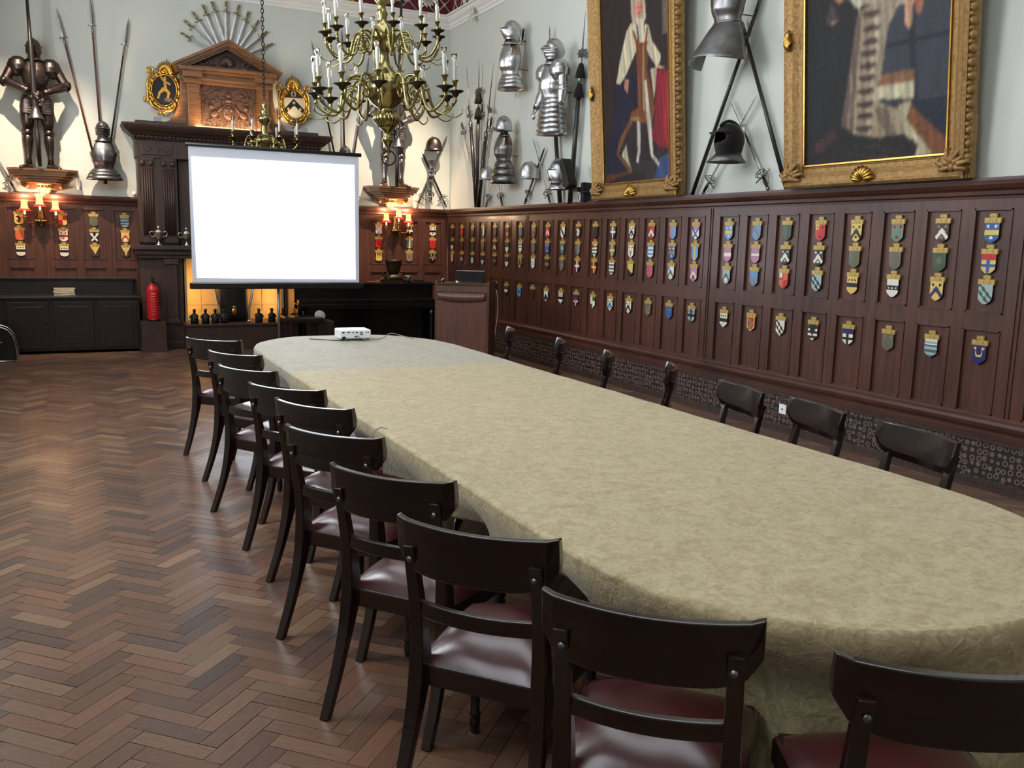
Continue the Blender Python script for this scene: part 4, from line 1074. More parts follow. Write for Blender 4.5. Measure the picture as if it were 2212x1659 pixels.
# ---- swords and pole arms: blade along local +z, wall frame
def on_wall(wall, name, label, cat, A, B_, off, grp=None):
    """A, B_: pixel of the low origin end and of the far end; returns (thing, length)"""
    P, Q = wall.P(*A, off), wall.P(*B_, off)
    a = math.atan2(wall.u(Q)-wall.u(P), Q.z-P.z)
    t = thing(name, label, cat, P, wall.rz, grp, ry=a); return t, (Q-P).length
def blade(b, z0, z1, w, th=.004, tip=.06):
    L = [(w, z0), (w*.92, z1-tip), (w*.45, z1-tip*.35), (.0008, z1)]
    b.rings([[(-r, 0, z), (0, -th*(r/w+.1), z), (r, 0, z), (0, th*(r/w+.1), z)] for r, z in L], True, smooth=False)
def sword(wall, pom, tip, label, kind='rapier', off=.05, grp='swords hung on the plaster', w=None, bm=None):
    t, Ln = on_wall(wall, 'rapier' if kind == 'rapier' else 'sword', label, 'sword', pom, tip, off, grp)
    g = .15 if kind == 'rapier' else .14
    b = MB(); blade(b, g, Ln, w or (.013 if kind == 'rapier' else .019)); b.build('blade', bm or steel, t)
    b = MB(); b.tube([(0, 0, .025), (0, 0, .075), (0, 0, g-.01)], [.012, .017, .012], 8); b.build('grip', blacked if kind == 'rapier' else oldbrass, t)
    b = MB(); b.tube([(0, 0, g+.01), (0, off-.001, g+.01)], .004, 5); b.tube([(0, 0, Ln*.7), (0, off-.001, Ln*.7)], .003, 5); b.build('wall_pins', steel_dk, t)
    b = MB(); b.ell((0, 0, .015), (.02, .018, .022), 10, 6); b.build('pommel', steel_dk if kind != 'fan' else oldbrass, t)
    b = MB()
    if kind == 'rapier':
        b.tube([(-.10, 0, g), (0, 0, g), (.10, 0, g)], .006, 6)
        b.tube(bez([(.0, -.01, .03), (.05, -.02, .05), (.065, -.02, .11), (.02, -.03, g)], 5), .0045, 5)
        for rr, zz in ((.05, g+.02), (.038, g+.05)):
            b.tube([(rr*math.cos(a), rr*.8*math.sin(a), zz) for a in np.linspace(0, 2*PI, 17)[:-1]], .0045, 5, closed=True)
        b.tube(bez([(-.03, -.02, g), (-.055, -.03, g+.03), (-.02, -.03, g+.055)], 5), .0045, 5)
        b.tube(bez([(.03, -.02, g), (.055, -.03, g+.03), (.02, -.03, g+.055)], 5), .0045, 5)
    else:
        b.tube([(-.05, 0, g+.012), (-.03, 0, g), (0, 0, g), (.03, 0, g), (.05, 0, g-.012)], [.011, .008, .010, .008, .011], 6)
        b.ell((0, -.006, g), (.018, .012, .018), 8, 5)
    b.build('guard', steel_dk if kind != 'fan' else oldbrass, t)
    return t
def polearm(wall, foot, tip, label, kind='spear', off=.05, r=.014, m=None, head=.3, grp='pole arms fanned on the plaster', tassels=(), fw=1):
    t, Ln = on_wall(wall, 'polearm', label, 'polearm', foot, tip, off, grp)
    z = Ln-head; b = MB(); b.tube([(0, 0, 0), (0, 0, z)], [r, r*.8], 10); b.build('shaft', m or poleblack, t)
    b = MB(); b.lathe([(r*.9, z-.12), (r, z-.02), (r*.5, z+.02)], 10)
    if kind == 'spear':
        L = [(.006, z+.02), (.020, z+.05), (.021, z+.09), (.014, z+head*.7), (.001, Ln)]
        b.rings([[(-q, 0, zz), (0, -q*.3, zz), (q, 0, zz), (0, q*.3, zz)] for q, zz in L], True, smooth=False)
        b.tube([(-.055, 0, z+.025), (.055, 0, z+.025)], .005, 6)
    elif kind == 'pike':
        b.tube([(0, 0, z), (0, 0, z+head*.4), (0, 0, Ln)], [.009, .010, .002], 8); b.tube([(-.02, 0, z-.01), (.02, 0, z-.01)], .008, 6)
    else:
        zz = z+head*.34
        b.tube([(0, 0, z), (0, 0, zz)], .009, 8)
        b.rings([[(-q, 0, k), (0, -q*.22-.001, k), (q, 0, k), (0, q*.22+.001, k)] for q, k in ((.02, zz), (.022, zz+.06), (.012, zz+(Ln-zz)*.7), (.0012, Ln))], True, smooth=False)
        if kind == 'partisan':
            o = [(0, zz-.05), (.03, zz-.03), (.055, zz-.045), (.05, zz-.01), (.075, zz+.01), (.05, zz+.025), (.062, zz+.055), (.03, zz+.05), (0, zz+.07)]
        else:
            o = [(0, zz-.06), (.05, zz-.05), (.06, zz-.01), (.035, zz+.02), (0, zz+.03)]
            b.prism([(-.0, zz-.05), (-.03, zz-.03), (-.065, zz+.05), (-.02, zz+.0)], -.004, .004)
        pts = o if kind == 'halberd' else o+[(-x, k) for x, k in reversed(o)]
        b.prism([(x*fw, k) for x, k in pts], -.004, .004)
    b.build('head', steel_dk, t)
    for q in tassels:
        q = q*Ln; b = MB(); b.lathe([(.018, q+.09), (.03, q+.07), (.055, q-.02), (.062, q-.08), (.01, q-.085)], 12); b.build('tassel', velvet, t)
    return t
# ---------- right wall
P = RIGHT.P(1103, 168, .26)
half_armour(P, 'highest half armour near the room corner, beaked helmet facing left', steel, -PI/2, 1.0, skirt_h=.17, r1=.21)
sword(RIGHT, (1131, 62), (1113, 214), 'basket-hilted sword crossing behind the beaked half armour, hilt up', 'rapier', .06)
sword(RIGHT, (1106, 90), (1140, 198), 'slim sword whose point shows right of the beaked half armour', 'fan', .022, w=.01)
polearm(RIGHT, (1029, 447), (1008, 145), 'left pike of the three leaning from one foot near the corner', 'pike', .09, .032, head=.85)
polearm(RIGHT, (1030, 447), (1035, 129), 'middle tasselled partisan of the three poles near the corner', 'partisan', .07, .03, m=poleblack, head=.70, tassels=(.745, .64), fw=2)
polearm(RIGHT, (1033, 447), (1067, 131), 'right halberd of the three poles near the corner', 'halberd', .09, .034, head=1.0, fw=2)
sword(RIGHT, (997, 265), (1017, 357), 'small rapier hanging hilt up, leftmost beside the room corner', 'rapier', .04)
sword(RIGHT, (1012, 226), (1029, 362), 'cup-hilted rapier hanging hilt up behind the left pike', 'rapier', .04)
sword(RIGHT, (1042, 222), (1040, 350), 'cup-hilted rapier hanging hilt up behind the right halberd', 'rapier', .04)
sword(RIGHT, (1062, 253), (1046, 372), 'long rapier hanging hilt up left of the brimmed helmet', 'rapier', .05)
sword(RIGHT, (1049, 447), (1080, 350), 'rapier point up, hilt on the ledge left of the steel skirt', 'rapier', .05)
sword(RIGHT, (1085, 446), (1068, 345), 'rapier point up, hilt on the ledge under the steel skirt', 'rapier', .05)
P = RIGHT.P(1088, 352, .22)
t = half_armour(P, 'half armour with wide brimmed helmet and open armhole above the ledge', steel_dk, -PI/2, .86, helm=None, skirt_h=.34, r1=.25)
b = MB(); b.lathe([(.07, .42), (.06, .48), (.065, .5)], 14, cap=False); b.build('neck_post', blacked, t)
morion(t, steel, (0, -.01, .50), 1.15, True, 'helmet')
def loose_helmet(px, py, off, s, label, brim=False, m=None):
    P = RIGHT.P(px, py, off); t = thing('combed_helmet', label, 'helmet', P, -PI/2, 'loose helmets fixed to the plaster', sc=s)
    morion(t, m or steel, (0, 0, 0), 1, brim, 'skull')
    b = MB(); b.tube([(0, .13*1, .05), (0, off/s+.02, .05)], .008, 6); b.build('wall_pin', blacked, t); return t
loose_helmet(1052, 385, .15, .95, 'small domed helmet left of the steel skirt')
loose_helmet(1143, 382, .16, 1.15, 'pointed domed helmet between the half armours, over crossed swords')
sword(RIGHT, (1133, 440), (1177, 318), 'dark sword leaning right, hilt on the ledge under the pointed helmet', 'rapier', .05, w=.022, bm=blacked)
sword(RIGHT, (1189, 441), (1151, 297), 'thin rapier leaning left, crossing the sword under the pointed helmet', 'rapier', .06)
P = RIGHT.P(1193, 218, .28)
t = half_armour(P, 'three-quarter armour with barred visor, right arm and long thigh plates', steel, -PI/2, 1.0, helm='close', arms=True, skirt_h=.42, r1=.225, bars=True, tz=0)
sword(RIGHT, (1190, 205), (1187, 56), 'bright upright blade behind the barred helmet, point up', 'fan', .08, w=.02)
polearm(RIGHT, (1210, 440), (1196, 230), 'plain black pole running down below the three-quarter armour', 'pike', .07, .03, head=.1)
polearm(RIGHT, (1231, 440), (1265, 24), 'tall black tasselled halberd left of the smaller gilt frame', 'partisan', .09, .032, head=.72, tassels=(.70, .60), fw=1.6)
for o in []: pass
P = RIGHT.P(1207, 402, .2)
t = thing('jousting_helmet', 'rounded steel helmet low on the wall behind the black floodlight', 'helmet', P, -PI/2, 'loose helmets fixed to the plaster', sc=1.25)
helmet_close(t, steel, 0, .95, snout=.03)
t = thing('floodlight', 'black box floodlight tilted on a bracket in front of the halberd', 'floodlight', RIGHT.P(1232, 400, .3), -PI/2)
b = MB(); b.box((-.03, -.02, .13), (.10, .12, .36), Matrix.Rotation(-.5, 3, 'Y')); b.build('housing', black, t, bevel=.006)
b = MB(); b.tube([(.02, 0, -.02), (.07, .05, -.06), (.16, .1, -.08), (.16, .3, -.08)], .014, 8); b.box((.09, .05, -.05), (.08, .06, .05)); b.build('bracket', black, t)
t = thing('power_box', 'narrow upright black box on the ledge left of the gilt frame', 'box', RIGHT.P(1264, 437, .1), -PI/2)
b = MB(); b.b2(-.035, .035, -.05, .06, .0, .23); b.build('case', blackpl, t, bevel=.004); b = MB(); b.tube(bez([(0, -.05, .02), (-.05, -.06, .03), (-.06, -.05, .1), (-.03, .0, .1)], 5), .005, 6); b.build('cable', blackpl, t)
# between the two paintings
P = RIGHT.P(1572, 56, .30)
t = half_armour(P, 'half armour with wide flared skirt between the two gilt paintings', steel_dk, -PI/2, .98, helm=None, skirt_h=.02, r1=.15)
b = MB()
def fl(u, v):
    th = (u-.5)*2.9; r = .15+.16*v**.8; y = -(r*1.1)*math.cos(th)*(.8+.3*v); x = r*1.05*math.sin(th)
    return (x, y+.02, .02-.33*v*(1-.10*math.cos(th*2))-.03*v*max(0, math.cos(th)))
b.surf(fl, 28, 14); b.build('flared_skirt', steel_dk, t, solid=.004)
b = MB()
for k in range(5): b.tube(bez([(-.06+.03*k, -.155, .36), (-.04+.03*k, -.17, .33), (-.07+.03*k, -.168, .30)], 4), .006, 5)
b.build('strap_fitting', steel, t)
polearm(RIGHT, (1493, 427), (1649, -20), 'black pole leaning right across the gap between the two paintings', 'pike', .05, .02, head=.05)
polearm(RIGHT, (1700, 412), (1600, 40), 'dark grey pole leaning left towards the flared half armour', 'pike', .05, .02, head=.05)
sword(RIGHT, (1517, 420), (1637, 204), 'rapier with shell hilt under the dark helmet, point up right', 'rapier', .06)
sword(RIGHT, (1660, 410), (1577, 212), 'bright rapier left of the large painting, point up left', 'rapier', .05)
P = RIGHT.P(1573, 340, .22)
t = thing('open_helmet', 'blackened open-faced helmet between the paintings, facing left', 'helmet', P, -PI/2, 'loose helmets fixed to the plaster', sc=1.1)
b = MB()
def sk(u, v):
    th = 2*PI*u; ph = -.9+(PI/2+.9)*v; r = math.cos(ph) if ph > -.3 else .955*(.86+.14*(ph+.9)/.6)
    return (.105*r*math.sin(th), .135*r*math.cos(th), .135+.14*math.sin(ph))
b.surf(sk, 64, 36, closed_u=True, skip=lambda u, v: ((u-.5)/.13)**2+((v-.42)/.13)**2 < 1)
b.tube([(0, .142*math.cos(a), .135+.155*math.sin(a)) for a in np.linspace(-.2, 2.4, 16)], .012, 6, flat=.4); b.build('skull', blacked, t, solid=.004)
b = MB(); b.surf(lambda u, v: ((.11+.01*v)*math.sin((u-.5)*2.2), -(.14+.05*v)*math.cos((u-.5)*2.2), .20-.01*v), 14, 4); b.build('peak', blacked, t, solid=.004)
b = MB(); b.loft([(0, 0, .035, .09, .11), (0, -.01, .0, .11, .13), (0, -.02, -.04, .15, .17)], 20, cap=False); b.build('neck_plate', steel_dk, t, solid=.003)
# ---------- back wall
def bracket(x, label):
    t = thing('wall_bracket', label, 'bracket', (x, YB, 2.12), 0, 'carved brackets carrying the armours')
    b = MB()
    for z, hw, d in ((.315, .42, .40), (.285, .40, .385), (.255, .385, .37), (.225, .35, .34), (.195, .30, .3), (.165, .27, .27)):
        c = .12; b.prism([(-hw, z-.03), (hw, z-.03), (hw, z), (-hw, z)], -d+c, 0)
        b.add([(-hw, -d+c, z-.03), (-hw+c, -d, z-.03), (hw-c, -d, z-.03), (hw, -d+c, z-.03), (-hw, -d+c, z), (-hw+c, -d, z), (hw-c, -d, z), (hw, -d+c, z)],
              [(0, 1, 2, 3), (4, 5, 6, 7), (0, 1, 5, 4), (1, 2, 6, 5), (2, 3, 7, 6), (3, 0, 4, 7)])
    b.build('shelf', oakgold, t)
    for s in (-1, 1):
        b = MB(); b.prism([(s*.08, .14), (s*.28, .14), (s*.26, .09), (s*.2, .055), (s*.12, .05), (s*.08, .07)], -.16, 0); b.lathe([(.001, 0), (.03, 0), (.03, .03), (.001, .03)], 12, (s*.21, -.15, .095), (0, -1, 0)); b.build('scroll', oakgold, t)
    b = MB(); b.loft([(0, -.07, -.0, .05, .06), (0, -.08, .04, .08, .08), (0, -.09, .05, .075, .08), (0, -.1, .12, .11, .11), (0, -.1, .14, .13, .13)], 16)
    for k in range(8):
        a = PI+PI*k/7; b.ell((.10*math.cos(a), -.09+.1*math.sin(a), .085), (.02, .02, .03), 8, 5)
    b.build('carved_capital', gilt, t); return t
def lance(P_hand, foot, top, label):
    t, Ln = on_wall(BACK, 'jousting_lance', label, 'lance', foot, top, P_hand, 'lances held by the standing armours')
    b = MB(); b.tube([(0, 0, 0), (0, 0, .42), (0, 0, .46), (0, 0, .62), (0, 0, .8), (0, 0, Ln*.6), (0, 0, Ln)], [.026, .034, .024, .026, .036, .028, .016], 12); b.build('shaft', polebrown if False else poleblack, t)
    b = MB(); b.lathe([(.10, .60), (.085, .625), (.05, .70), (.035, .76)], 18, cap=False); b.build('hand_guard', steel_dk, t, solid=.003)
    return t
BX1 = BACK.P(93, 366, .2).x; BX2 = BACK.P(848, 407, .2).x
bracket(BX1, 'carved wooden bracket under the left standing armour')
bracket(BX2, 'carved wooden bracket under the armour right of the screen')
full_armour((BX1-.03, YB-.215, 2.435), 'browned full armour on the left bracket, gauntlets closed on a lance', browned, turn=.05, s=.99)
full_armour((BX2, YB-.215, 2.435), 'full armour standing behind the big chandelier, right of the screen', mat('bright_old_steel', srgb(146, 136, 132), .26, 1, bump=.1, bs=26, var=.3, vs=12), turn=-.12, s=.99)
lance(.50, (86, 360), (56, -30), 'dark jousting lance standing in front of the left armour')
lance(.50, (857, 405), (868, -30), 'dark jousting lance in front of the right armour, passing behind the chandelier')
polearm(BACK, (204, 345), (121, 17), 'leftmost of the three spears fanned out behind the left half armour', 'spear', .05, .014, m=polebrown, head=.40)
polearm(BACK, (217, 285), (194, -8), 'middle and tallest spear of the three beside the left armour', 'spear', .05, .014, m=polebrown, head=.40)
polearm(BACK, (236, 330), (278, 38), 'rightmost of the three spears beside the left armour', 'spear', .05, .014, m=poleblack, head=.40)
polearm(BACK, (724, 340), (672, 85), 'left spear of the three above the right end of the screen', 'spear', .05, .014, m=poleblack, head=.40)
polearm(BACK, (744, 340), (738, 60), 'middle spear of the three above the right end of the screen', 'spear', .05, .016, m=polebrown, head=.35)
polearm(BACK, (764, 340), (797, 122), 'red-shafted right spear above the right end of the screen', 'spear', .05, .013, m=polebrown, head=.30)
P = BACK.P(226, 368, .2)
t = half_armour(P, 'half armour with barred round helmet beside the left bracket', steel_dk, 0, .92, helm='close', bars=True, skirt_h=.16, r1=.25)
b = MB(); b.tube([(0, .02, -.12), (0, .02, -.20)], .03, 8); b.build('stand_post', blacked, t)
P = BACK.P(746, 410, .2)
half_armour(P, 'half armour mostly hidden by the screen, only its round helmet showing', steel_dk, 0, .92, helm='close', skirt_h=.16, r1=.24)
sword(BACK, (34, 413), (-12, 330), 'sword at the far left edge above the panelling, hilt down right', 'rapier', .05, w=.014)
# fan of swords over the pediment
FAN = [((390, 70), (445, 105)), ((397, 43), (455, 98)), ((415, 25), (462, 95)), ((437, 10), (470, 90)), ((457, 3), (486, 90)), ((488, 3), (489, 88)), ((516, 10), (498, 90)), ((537, 25), (513, 95)), ((559, 44), (520, 99)), ((577, 68), (530, 105)), ((589, 94), (545, 112))]
for k, (a, c) in enumerate(FAN):
    d = (c[0]-a[0], c[1]-a[1]); n = math.hypot(*d); e = (c[0]+d[0]/n*14, c[1]+d[1]/n*14)
    sword(BACK, a, e, 'short sword in the fan above the pediment, %s counted from the left' % ORD[k], 'fan', .04, 'swords fanned above the pediment', w=.022)
# corner trophy on the back wall
P = BACK.P(937, 322, .14); t = thing('spanish_helmet', 'tall pointed brown helmet above the crossed swords by the corner', 'helmet', P, .9, 'loose helmets fixed to the plaster', sc=1.1)
morion(t, browned, (0, 0, 0), 1, False, 'skull')
sword(BACK, (901, 444), (966, 292), 'sword leaning right in the crossed pair by the corner', 'rapier', .06, w=.018, bm=steel_dk)
sword(BACK, (964, 447), (912, 330), 'sword leaning left in the crossed pair by the corner', 'rapier', .05, w=.018, bm=blacked)
for (px, py), lab in (((932, 368), 'upper steel gauntlet where the corner swords cross'), ((928, 415), 'lower steel gauntlet between the corner sword hilts')):
    P = BACK.P(px, py, .1); t = thing('steel_gauntlet', lab, 'gauntlet', P, 0, 'single gauntlets on the back wall'); gauntlet(t, steel_dk, (0, 0, .05), (0, 0, -1), 1.2, 1, .3)
    b = MB(); b.tube([(0, 0, .08), (0, .1, .08)], .006, 6); b.build('wall_pin', blacked, t)

for x_, y_, tx in ((-.5, YB-2.3, BX1-.02), (BX2+.5, YB-2.3, BX2-.05)):      # warm ceiling spots picking out the two standing armours
    l = bpy.data.lights.new('armour_spot', 'SPOT'); l.energy = 1350; l.spot_size = math.radians(48); l.spot_blend = 1.0; l.color = (1, .80, .60); l.shadow_soft_size = .03
    o = bpy.data.objects.new('armour_spot', l); C.objects.link(o); o.location = (x_, y_, 5.6)
    o.rotation_euler = (Vector((tx, YB, 1.75))-o.location).to_track_quat('-Z', 'Y').to_euler()
# ================================================================ gilt cartouches and the two portraits
class Canvas:
    def __init__(s, nx, nz, w, h, bg):
        s.nx, s.nz, s.w, s.h = nx, nz, w, h; s.a = np.zeros((nz+1, nx+1, 3)); s.a[:] = bg
        s.X, s.Z = np.meshgrid(np.linspace(0, w, nx+1), np.linspace(0, h, nz+1))
    def poly(s, pts, col, k=1.0):
        x, z = s.X, s.Z; ins = np.zeros(x.shape, bool); n = len(pts)
        for i in range(n):
            x0, z0 = pts[i]; x1, z1 = pts[(i+1) % n]
            c = ((z0 > z) != (z1 > z)); xi = (x1-x0)*(z-z0)/((z1-z0) if z1 != z0 else 1e-9)+x0
            ins ^= c & (x < xi)
        s.a[ins] = s.a[ins]*(1-k)+np.array(col)*k
    def oval(s, cx, cz, rx, rz, col, k=1.0):
        m = ((s.X-cx)/rx)**2+((s.Z-cz)/rz)**2 < 1; s.a[m] = s.a[m]*(1-k)+np.array(col)*k
    def finish(s, noise=6, blur=1, seed=1):
        a = s.a
        for _ in range(blur):
            p = np.pad(a, ((1, 1), (1, 1), (0, 0)), 'edge'); a = (p[1:-1, 1:-1]*2+p[:-2, 1:-1]+p[2:, 1:-1]+p[1:-1, :-2]+p[1:-1, 2:])/6
        r = np.random.RandomState(seed); a = a+r.normal(0, noise, a.shape[:2])[..., None]
        if s.nx > 60:      # brushed folds
            f = 1+.10*np.sin(s.X*41+np.sin(s.Z*5)*2.2)*np.sin(s.Z*3.3+s.X*7)+.07*np.sin(s.X*93+s.Z*11); a = a*f[..., None]
        return np.clip(a, 4, 255)
    def mesh(s, name, mt, parent, y=0, mask=None, **k):
        a = s.finish(**k)*.86; V = [(x-s.w/2, y, z) for x, z in zip(s.X.ravel(), s.Z.ravel())]
        w = s.nx+1; F = [(j*w+i, j*w+i+1, (j+1)*w+i+1, (j+1)*w+i) for j in range(s.nz) for i in range(s.nx) if mask is None or mask(s.X[j, i]-s.w/2, s.Z[j, i])]
        me = bpy.data.meshes.new(name); me.from_pydata(V, [], F); c = np.concatenate([lin(a.reshape(-1, 3)), np.ones((len(V), 1))], 1); col_attr(me, c, 'POINT'); me.materials.append(mt)
        o = bpy.data.objects.new(name, me); C.objects.link(o); o.parent = parent; return o
canvasm = attrmat('varnished_canvas', .5, coat=.03, bump=.05, bs=300, spec=.25)
def cartouche(px, py, label, kind, tilt):
    P = BACK.P(px, py, .06); t = thing('gilt_cartouche', label, 'wall plaque', (P.x, YB-.03, P.z), 0, 'gilt cartouches beside the overmantel', ry=tilt)
    b = MB(); n = 40
    def o(a, k=1): return (.185*k*math.cos(a), .235*k*math.sin(a)-.03)
    b.prism([o(2*PI*k/n, 1.12) for k in range(n)], -.02, .03)
    b.build('back_board', gilt, t)
    b = MB(); P1 = [(.195*math.cos(a), -.045-.008*math.sin(a*26), .245*math.sin(a)-.03+0*a) for a in np.linspace(0, 2*PI, 121)[:-1]]
    b.tube(P1, [.022+.006*math.sin(k*.9) for k in range(120)], 8, closed=True)
    b.tube([(.165*math.cos(a), -.04, .212*math.sin(a)-.03) for a in np.linspace(0, 2*PI, 49)[:-1]], .010, 6, closed=True)
    for s in (-1, 1):
        b.tube([(s*(.20+.045*math.cos(a)*(1-a/12)), -.04, .20+.045*math.sin(a)*(1-a/12)) for a in np.linspace(-1, 7, 22)], .014, 7)
        b.tube(bez([(s*.19, -.04, .16), (s*.225, -.05, .05), (s*.215, -.05, -.1), (s*.2, -.04, -.2), (s*.24, -.04, -.22), (s*.245, -.04, -.17)], 6), .017, 7)
        b.tube(bez([(s*.18, -.04, -.2), (s*.12, -.05, -.29), (s*.05, -.05, -.31), (s*.02, -.05, -.35), (s*.06, -.04, -.37)], 6), .018, 7)
    b.build('carved_border', giltbr, t)
    b = MB()
    for k in range(11):
        a = math.radians(10+160*k/10); b.tube([(0, -.03, .2), (.07*math.cos(a), -.075, .21+.08*math.sin(a)), (.125*math.cos(a), -.05, .215+.145*math.sin(a))], [.008, .02, .012], 7)
    b.build('shell_crest', giltbr, t)
    cv = Canvas(40, 50, .34, .44, (28, 30, 36) if kind == 'man' else (206, 196, 168))
    if kind == 'man':
        g = (190, 150, 70)
        for q in ([(.15, .40), (.17, .41), (.19, .33), (.2, .25), (.17, .24), (.155, .32)], [(.1, .39), (.11, .41), (.17, .34), (.16, .32)], [(.16, .26), (.2, .26), (.25, .2), (.24, .12), (.22, .12), (.22, .19), (.17, .21)], [(.15, .26), (.18, .22), (.13, .17), (.11, .09), (.09, .09), (.1, .18)], [(.19, .35), (.25, .32), (.24, .3), (.19, .32)]): cv.poly(q, g)
        cv.oval(.165, .38, .016, .02, g); cv.oval(.24, .1, .06, .03, (120, 112, 92), .7)
    else:
        cv.poly([(0, .31), (.34, .31), (.34, .44), (0, .44)], (50, 34, 26)); cv.oval(.17, .37, .035, .045, (206, 196, 168)); cv.poly([(.16, .33), (.18, .33), (.18, .41), (.16, .41)], (60, 40, 30)); cv.poly([(.14, .36), (.2, .36), (.2, .378), (.14, .378)], (60, 40, 30))
        cv.oval(.07, .37, .02, .02, (120, 96, 66)); cv.oval(.27, .37, .02, .02, (120, 96, 66))
        cv.poly([(.0, .05), (.0, .13), (.17, .30), (.34, .13), (.34, .05), (.17, .20)], (26, 22, 22))
        for x, z in ((.08, .15), (.26, .15), (.17, .24)): cv.oval(x, z, .018, .02, (190, 176, 140))
    cv.mesh('painted_oval', canvasm, t, -.028, mask=lambda x, z: (x/.165)**2+((z-.22)/.212)**2 < 1, noise=3, blur=0).location = (0, 0, -.25)
    b = MB(); b.tube([(0, .0, .36), (0, -.01, .40)], .006, 6); b.build('hanging_loop', blacked, t)
cartouche(355, 190, 'gilt shell-topped cartouche left of the overmantel, gold figure on dark oval', 'man', .12)
cartouche(635, 221, 'gilt shell-topped cartouche right of the overmantel, black chevron on cream', 'arms', -.04)
def portrait(name, label, yl, yr, zin, zb, W_, H_, fw, tilt, off, polys, bg, seed, conv):
    """yl, yr: far and near edge along the wall; leans out from its foot"""
    yc = (yl+yr)/2; t = thing('gilt_framed_portrait', label, 'painting', (XR-off, yc, zb), -PI/2, rx=tilt)
    ow = yl-yr; iw = ow-2*fw; ih = H_-fw
    Mw = Matrix.Translation((XR-off, yc, zb)) @ Euler((tilt, 0, -PI/2)).to_matrix().to_4x4(); Mi = Mw.inverted(); e0 = Mi @ EYE
    def uv(px, py):
        d = (Mi.to_3x3() @ prj(px, py)); k = (-.03-e0.y)/d.y; q = e0+d*k; return (q.x+iw/2, q.z-fw)
    cv = Canvas(W_[0], W_[1], iw, ih, bg)
    for kind, pts, col, *rest in polys:
        k = rest[0] if rest else 1
        if kind == 'p': cv.poly([uv(*conv(*p)) for p in pts], col, k)
        else:
            c = uv(*conv(pts[0], pts[1])); c2 = uv(*conv(pts[0]+pts[2], pts[1])); c3 = uv(*conv(pts[0], pts[1]+pts[3])); cv.oval(c[0], c[1], abs(c2[0]-c[0]), abs(c3[1]-c[1]), col, k)
    cv.mesh('canvas', canvasm, t, -.03, noise=5, blur=2, seed=seed).location = (0, 0, fw)
    b = MB(); b.b2(-iw/2, iw/2, -.025, .0, fw, H_); b.build('backing', lining, t)
    # moulded frame: profile swept round the opening
    prof = [(0, -.035), (.015, -.05), (.02, -.045), (.05, -.05), (.09, -.085), (.13, -.10), (.15, -.115), (.17, -.10), (fw-.01, -.06), (fw, -.02), (fw, .02), (0, .0)]
    x0, x1, z0, z1 = -iw/2, iw/2, fw, fw+ih
    b = MB(); R = []
    for sx, sz, X_, Z_ in ((-1, -1, x0, z0), (1, -1, x1, z0), (1, 1, x1, z1), (-1, 1, x0, z1)): R.append([(X_+sx*a, y, Z_+sz*a) for a, y in prof])
    b.rings(R, False, True, smooth=False); b.build('frame', gilt, t)
    b = MB(); b.rings([[(X_-sx*a, y, Z_-sz*a) for a, y in ((0, -.052), (.012, -.05), (.012, -.03), (0, -.03))] for sx, sz, X_, Z_ in ((-1, -1, x0, z0), (1, -1, x1, z0), (1, 1, x1, z1), (-1, 1, x0, z1))], False, True, smooth=False); b.build('inner_slip', giltbr, t)
    rng = random.Random(seed)
    def row(a, c, n, b):
        for k in range(n):
            q = a.lerp(c, (k+.5)/n); l = (c-a).length/n
            ang = rng.uniform(-.5, .5)
            b.ell(q, (.034, .045, l*.40), 8, 5, Matrix.Rotation(ang, 3, 'Y')); b.ell(q+Vector((0, -.02, l*.46)), (.022, .03, .02), 6, 4)
    m_ = Vector
    for xe in (x0-fw+.004, x1+fw-.004):
        b = MB(); row(m_((xe, -.05, .1)), m_((xe, -.05, z1)), int(ih/.085), b); b.build('carved_edge', gilt, t)
    for sx in (-1, 1):      # acanthus corners
        b = MB(); cx_ = sx*(iw/2+fw*.5); cz = fw*.5
        b.b2(cx_-fw*.55, cx_+fw*.55, -.07, .0, 0.002, fw*1.05)
        b.b2(sx*(iw/2+fw)-.02, sx*(iw/2+fw)+.02, -.06, .0, .005, .42)
        for k in range(9):
            a = math.radians(-10+200*k/8) if sx < 0 else math.radians(190-200*k/8)
            L_ = .13 if k % 2 else .10; dx, dz = math.cos(a), math.sin(a)
            b.tube([(cx_, -.09, cz), (cx_+dx*L_*.5, -.125, cz+dz*L_*.5), (cx_+dx*L_, -.10, cz+dz*L_), (cx_+dx*L_*.95+dz*.03, -.085, cz+dz*L_*.95-dx*.03)], [.012, .022, .014, .006], 7)
        b.ell((cx_, -.11, cz), (.03, .02, .03), 10, 6); b.build('corner_ornament', gilt, t)
    def shell(cx_, cz, s, rot):
        b = MB()
        for k in range(9):
            a = math.radians(-75+150*k/8)+rot
            b.tube([(cx_, -.10, cz), (cx_+.06*s*math.sin(a), -.14, cz+.06*s*math.cos(a)), (cx_+.11*s*math.sin(a), -.11, cz+.11*s*math.cos(a))], [.008, .018*s, .014*s], 7)
        b.build('shell_ornament', giltbr, t)
    shell(0, .03, 1.0, 0)
    for z in (1.18, 2.35):
        shell(x0-fw*.45, z, .75, -PI/2); 
    b = MB(); b.b2(-iw*.36, iw*.36, -.075, -.02, .004, .055); b.build('pierced_apron', lining, t)
    return t
c1 = lambda x, y: (1260+x/3.7696, y/3.7696)
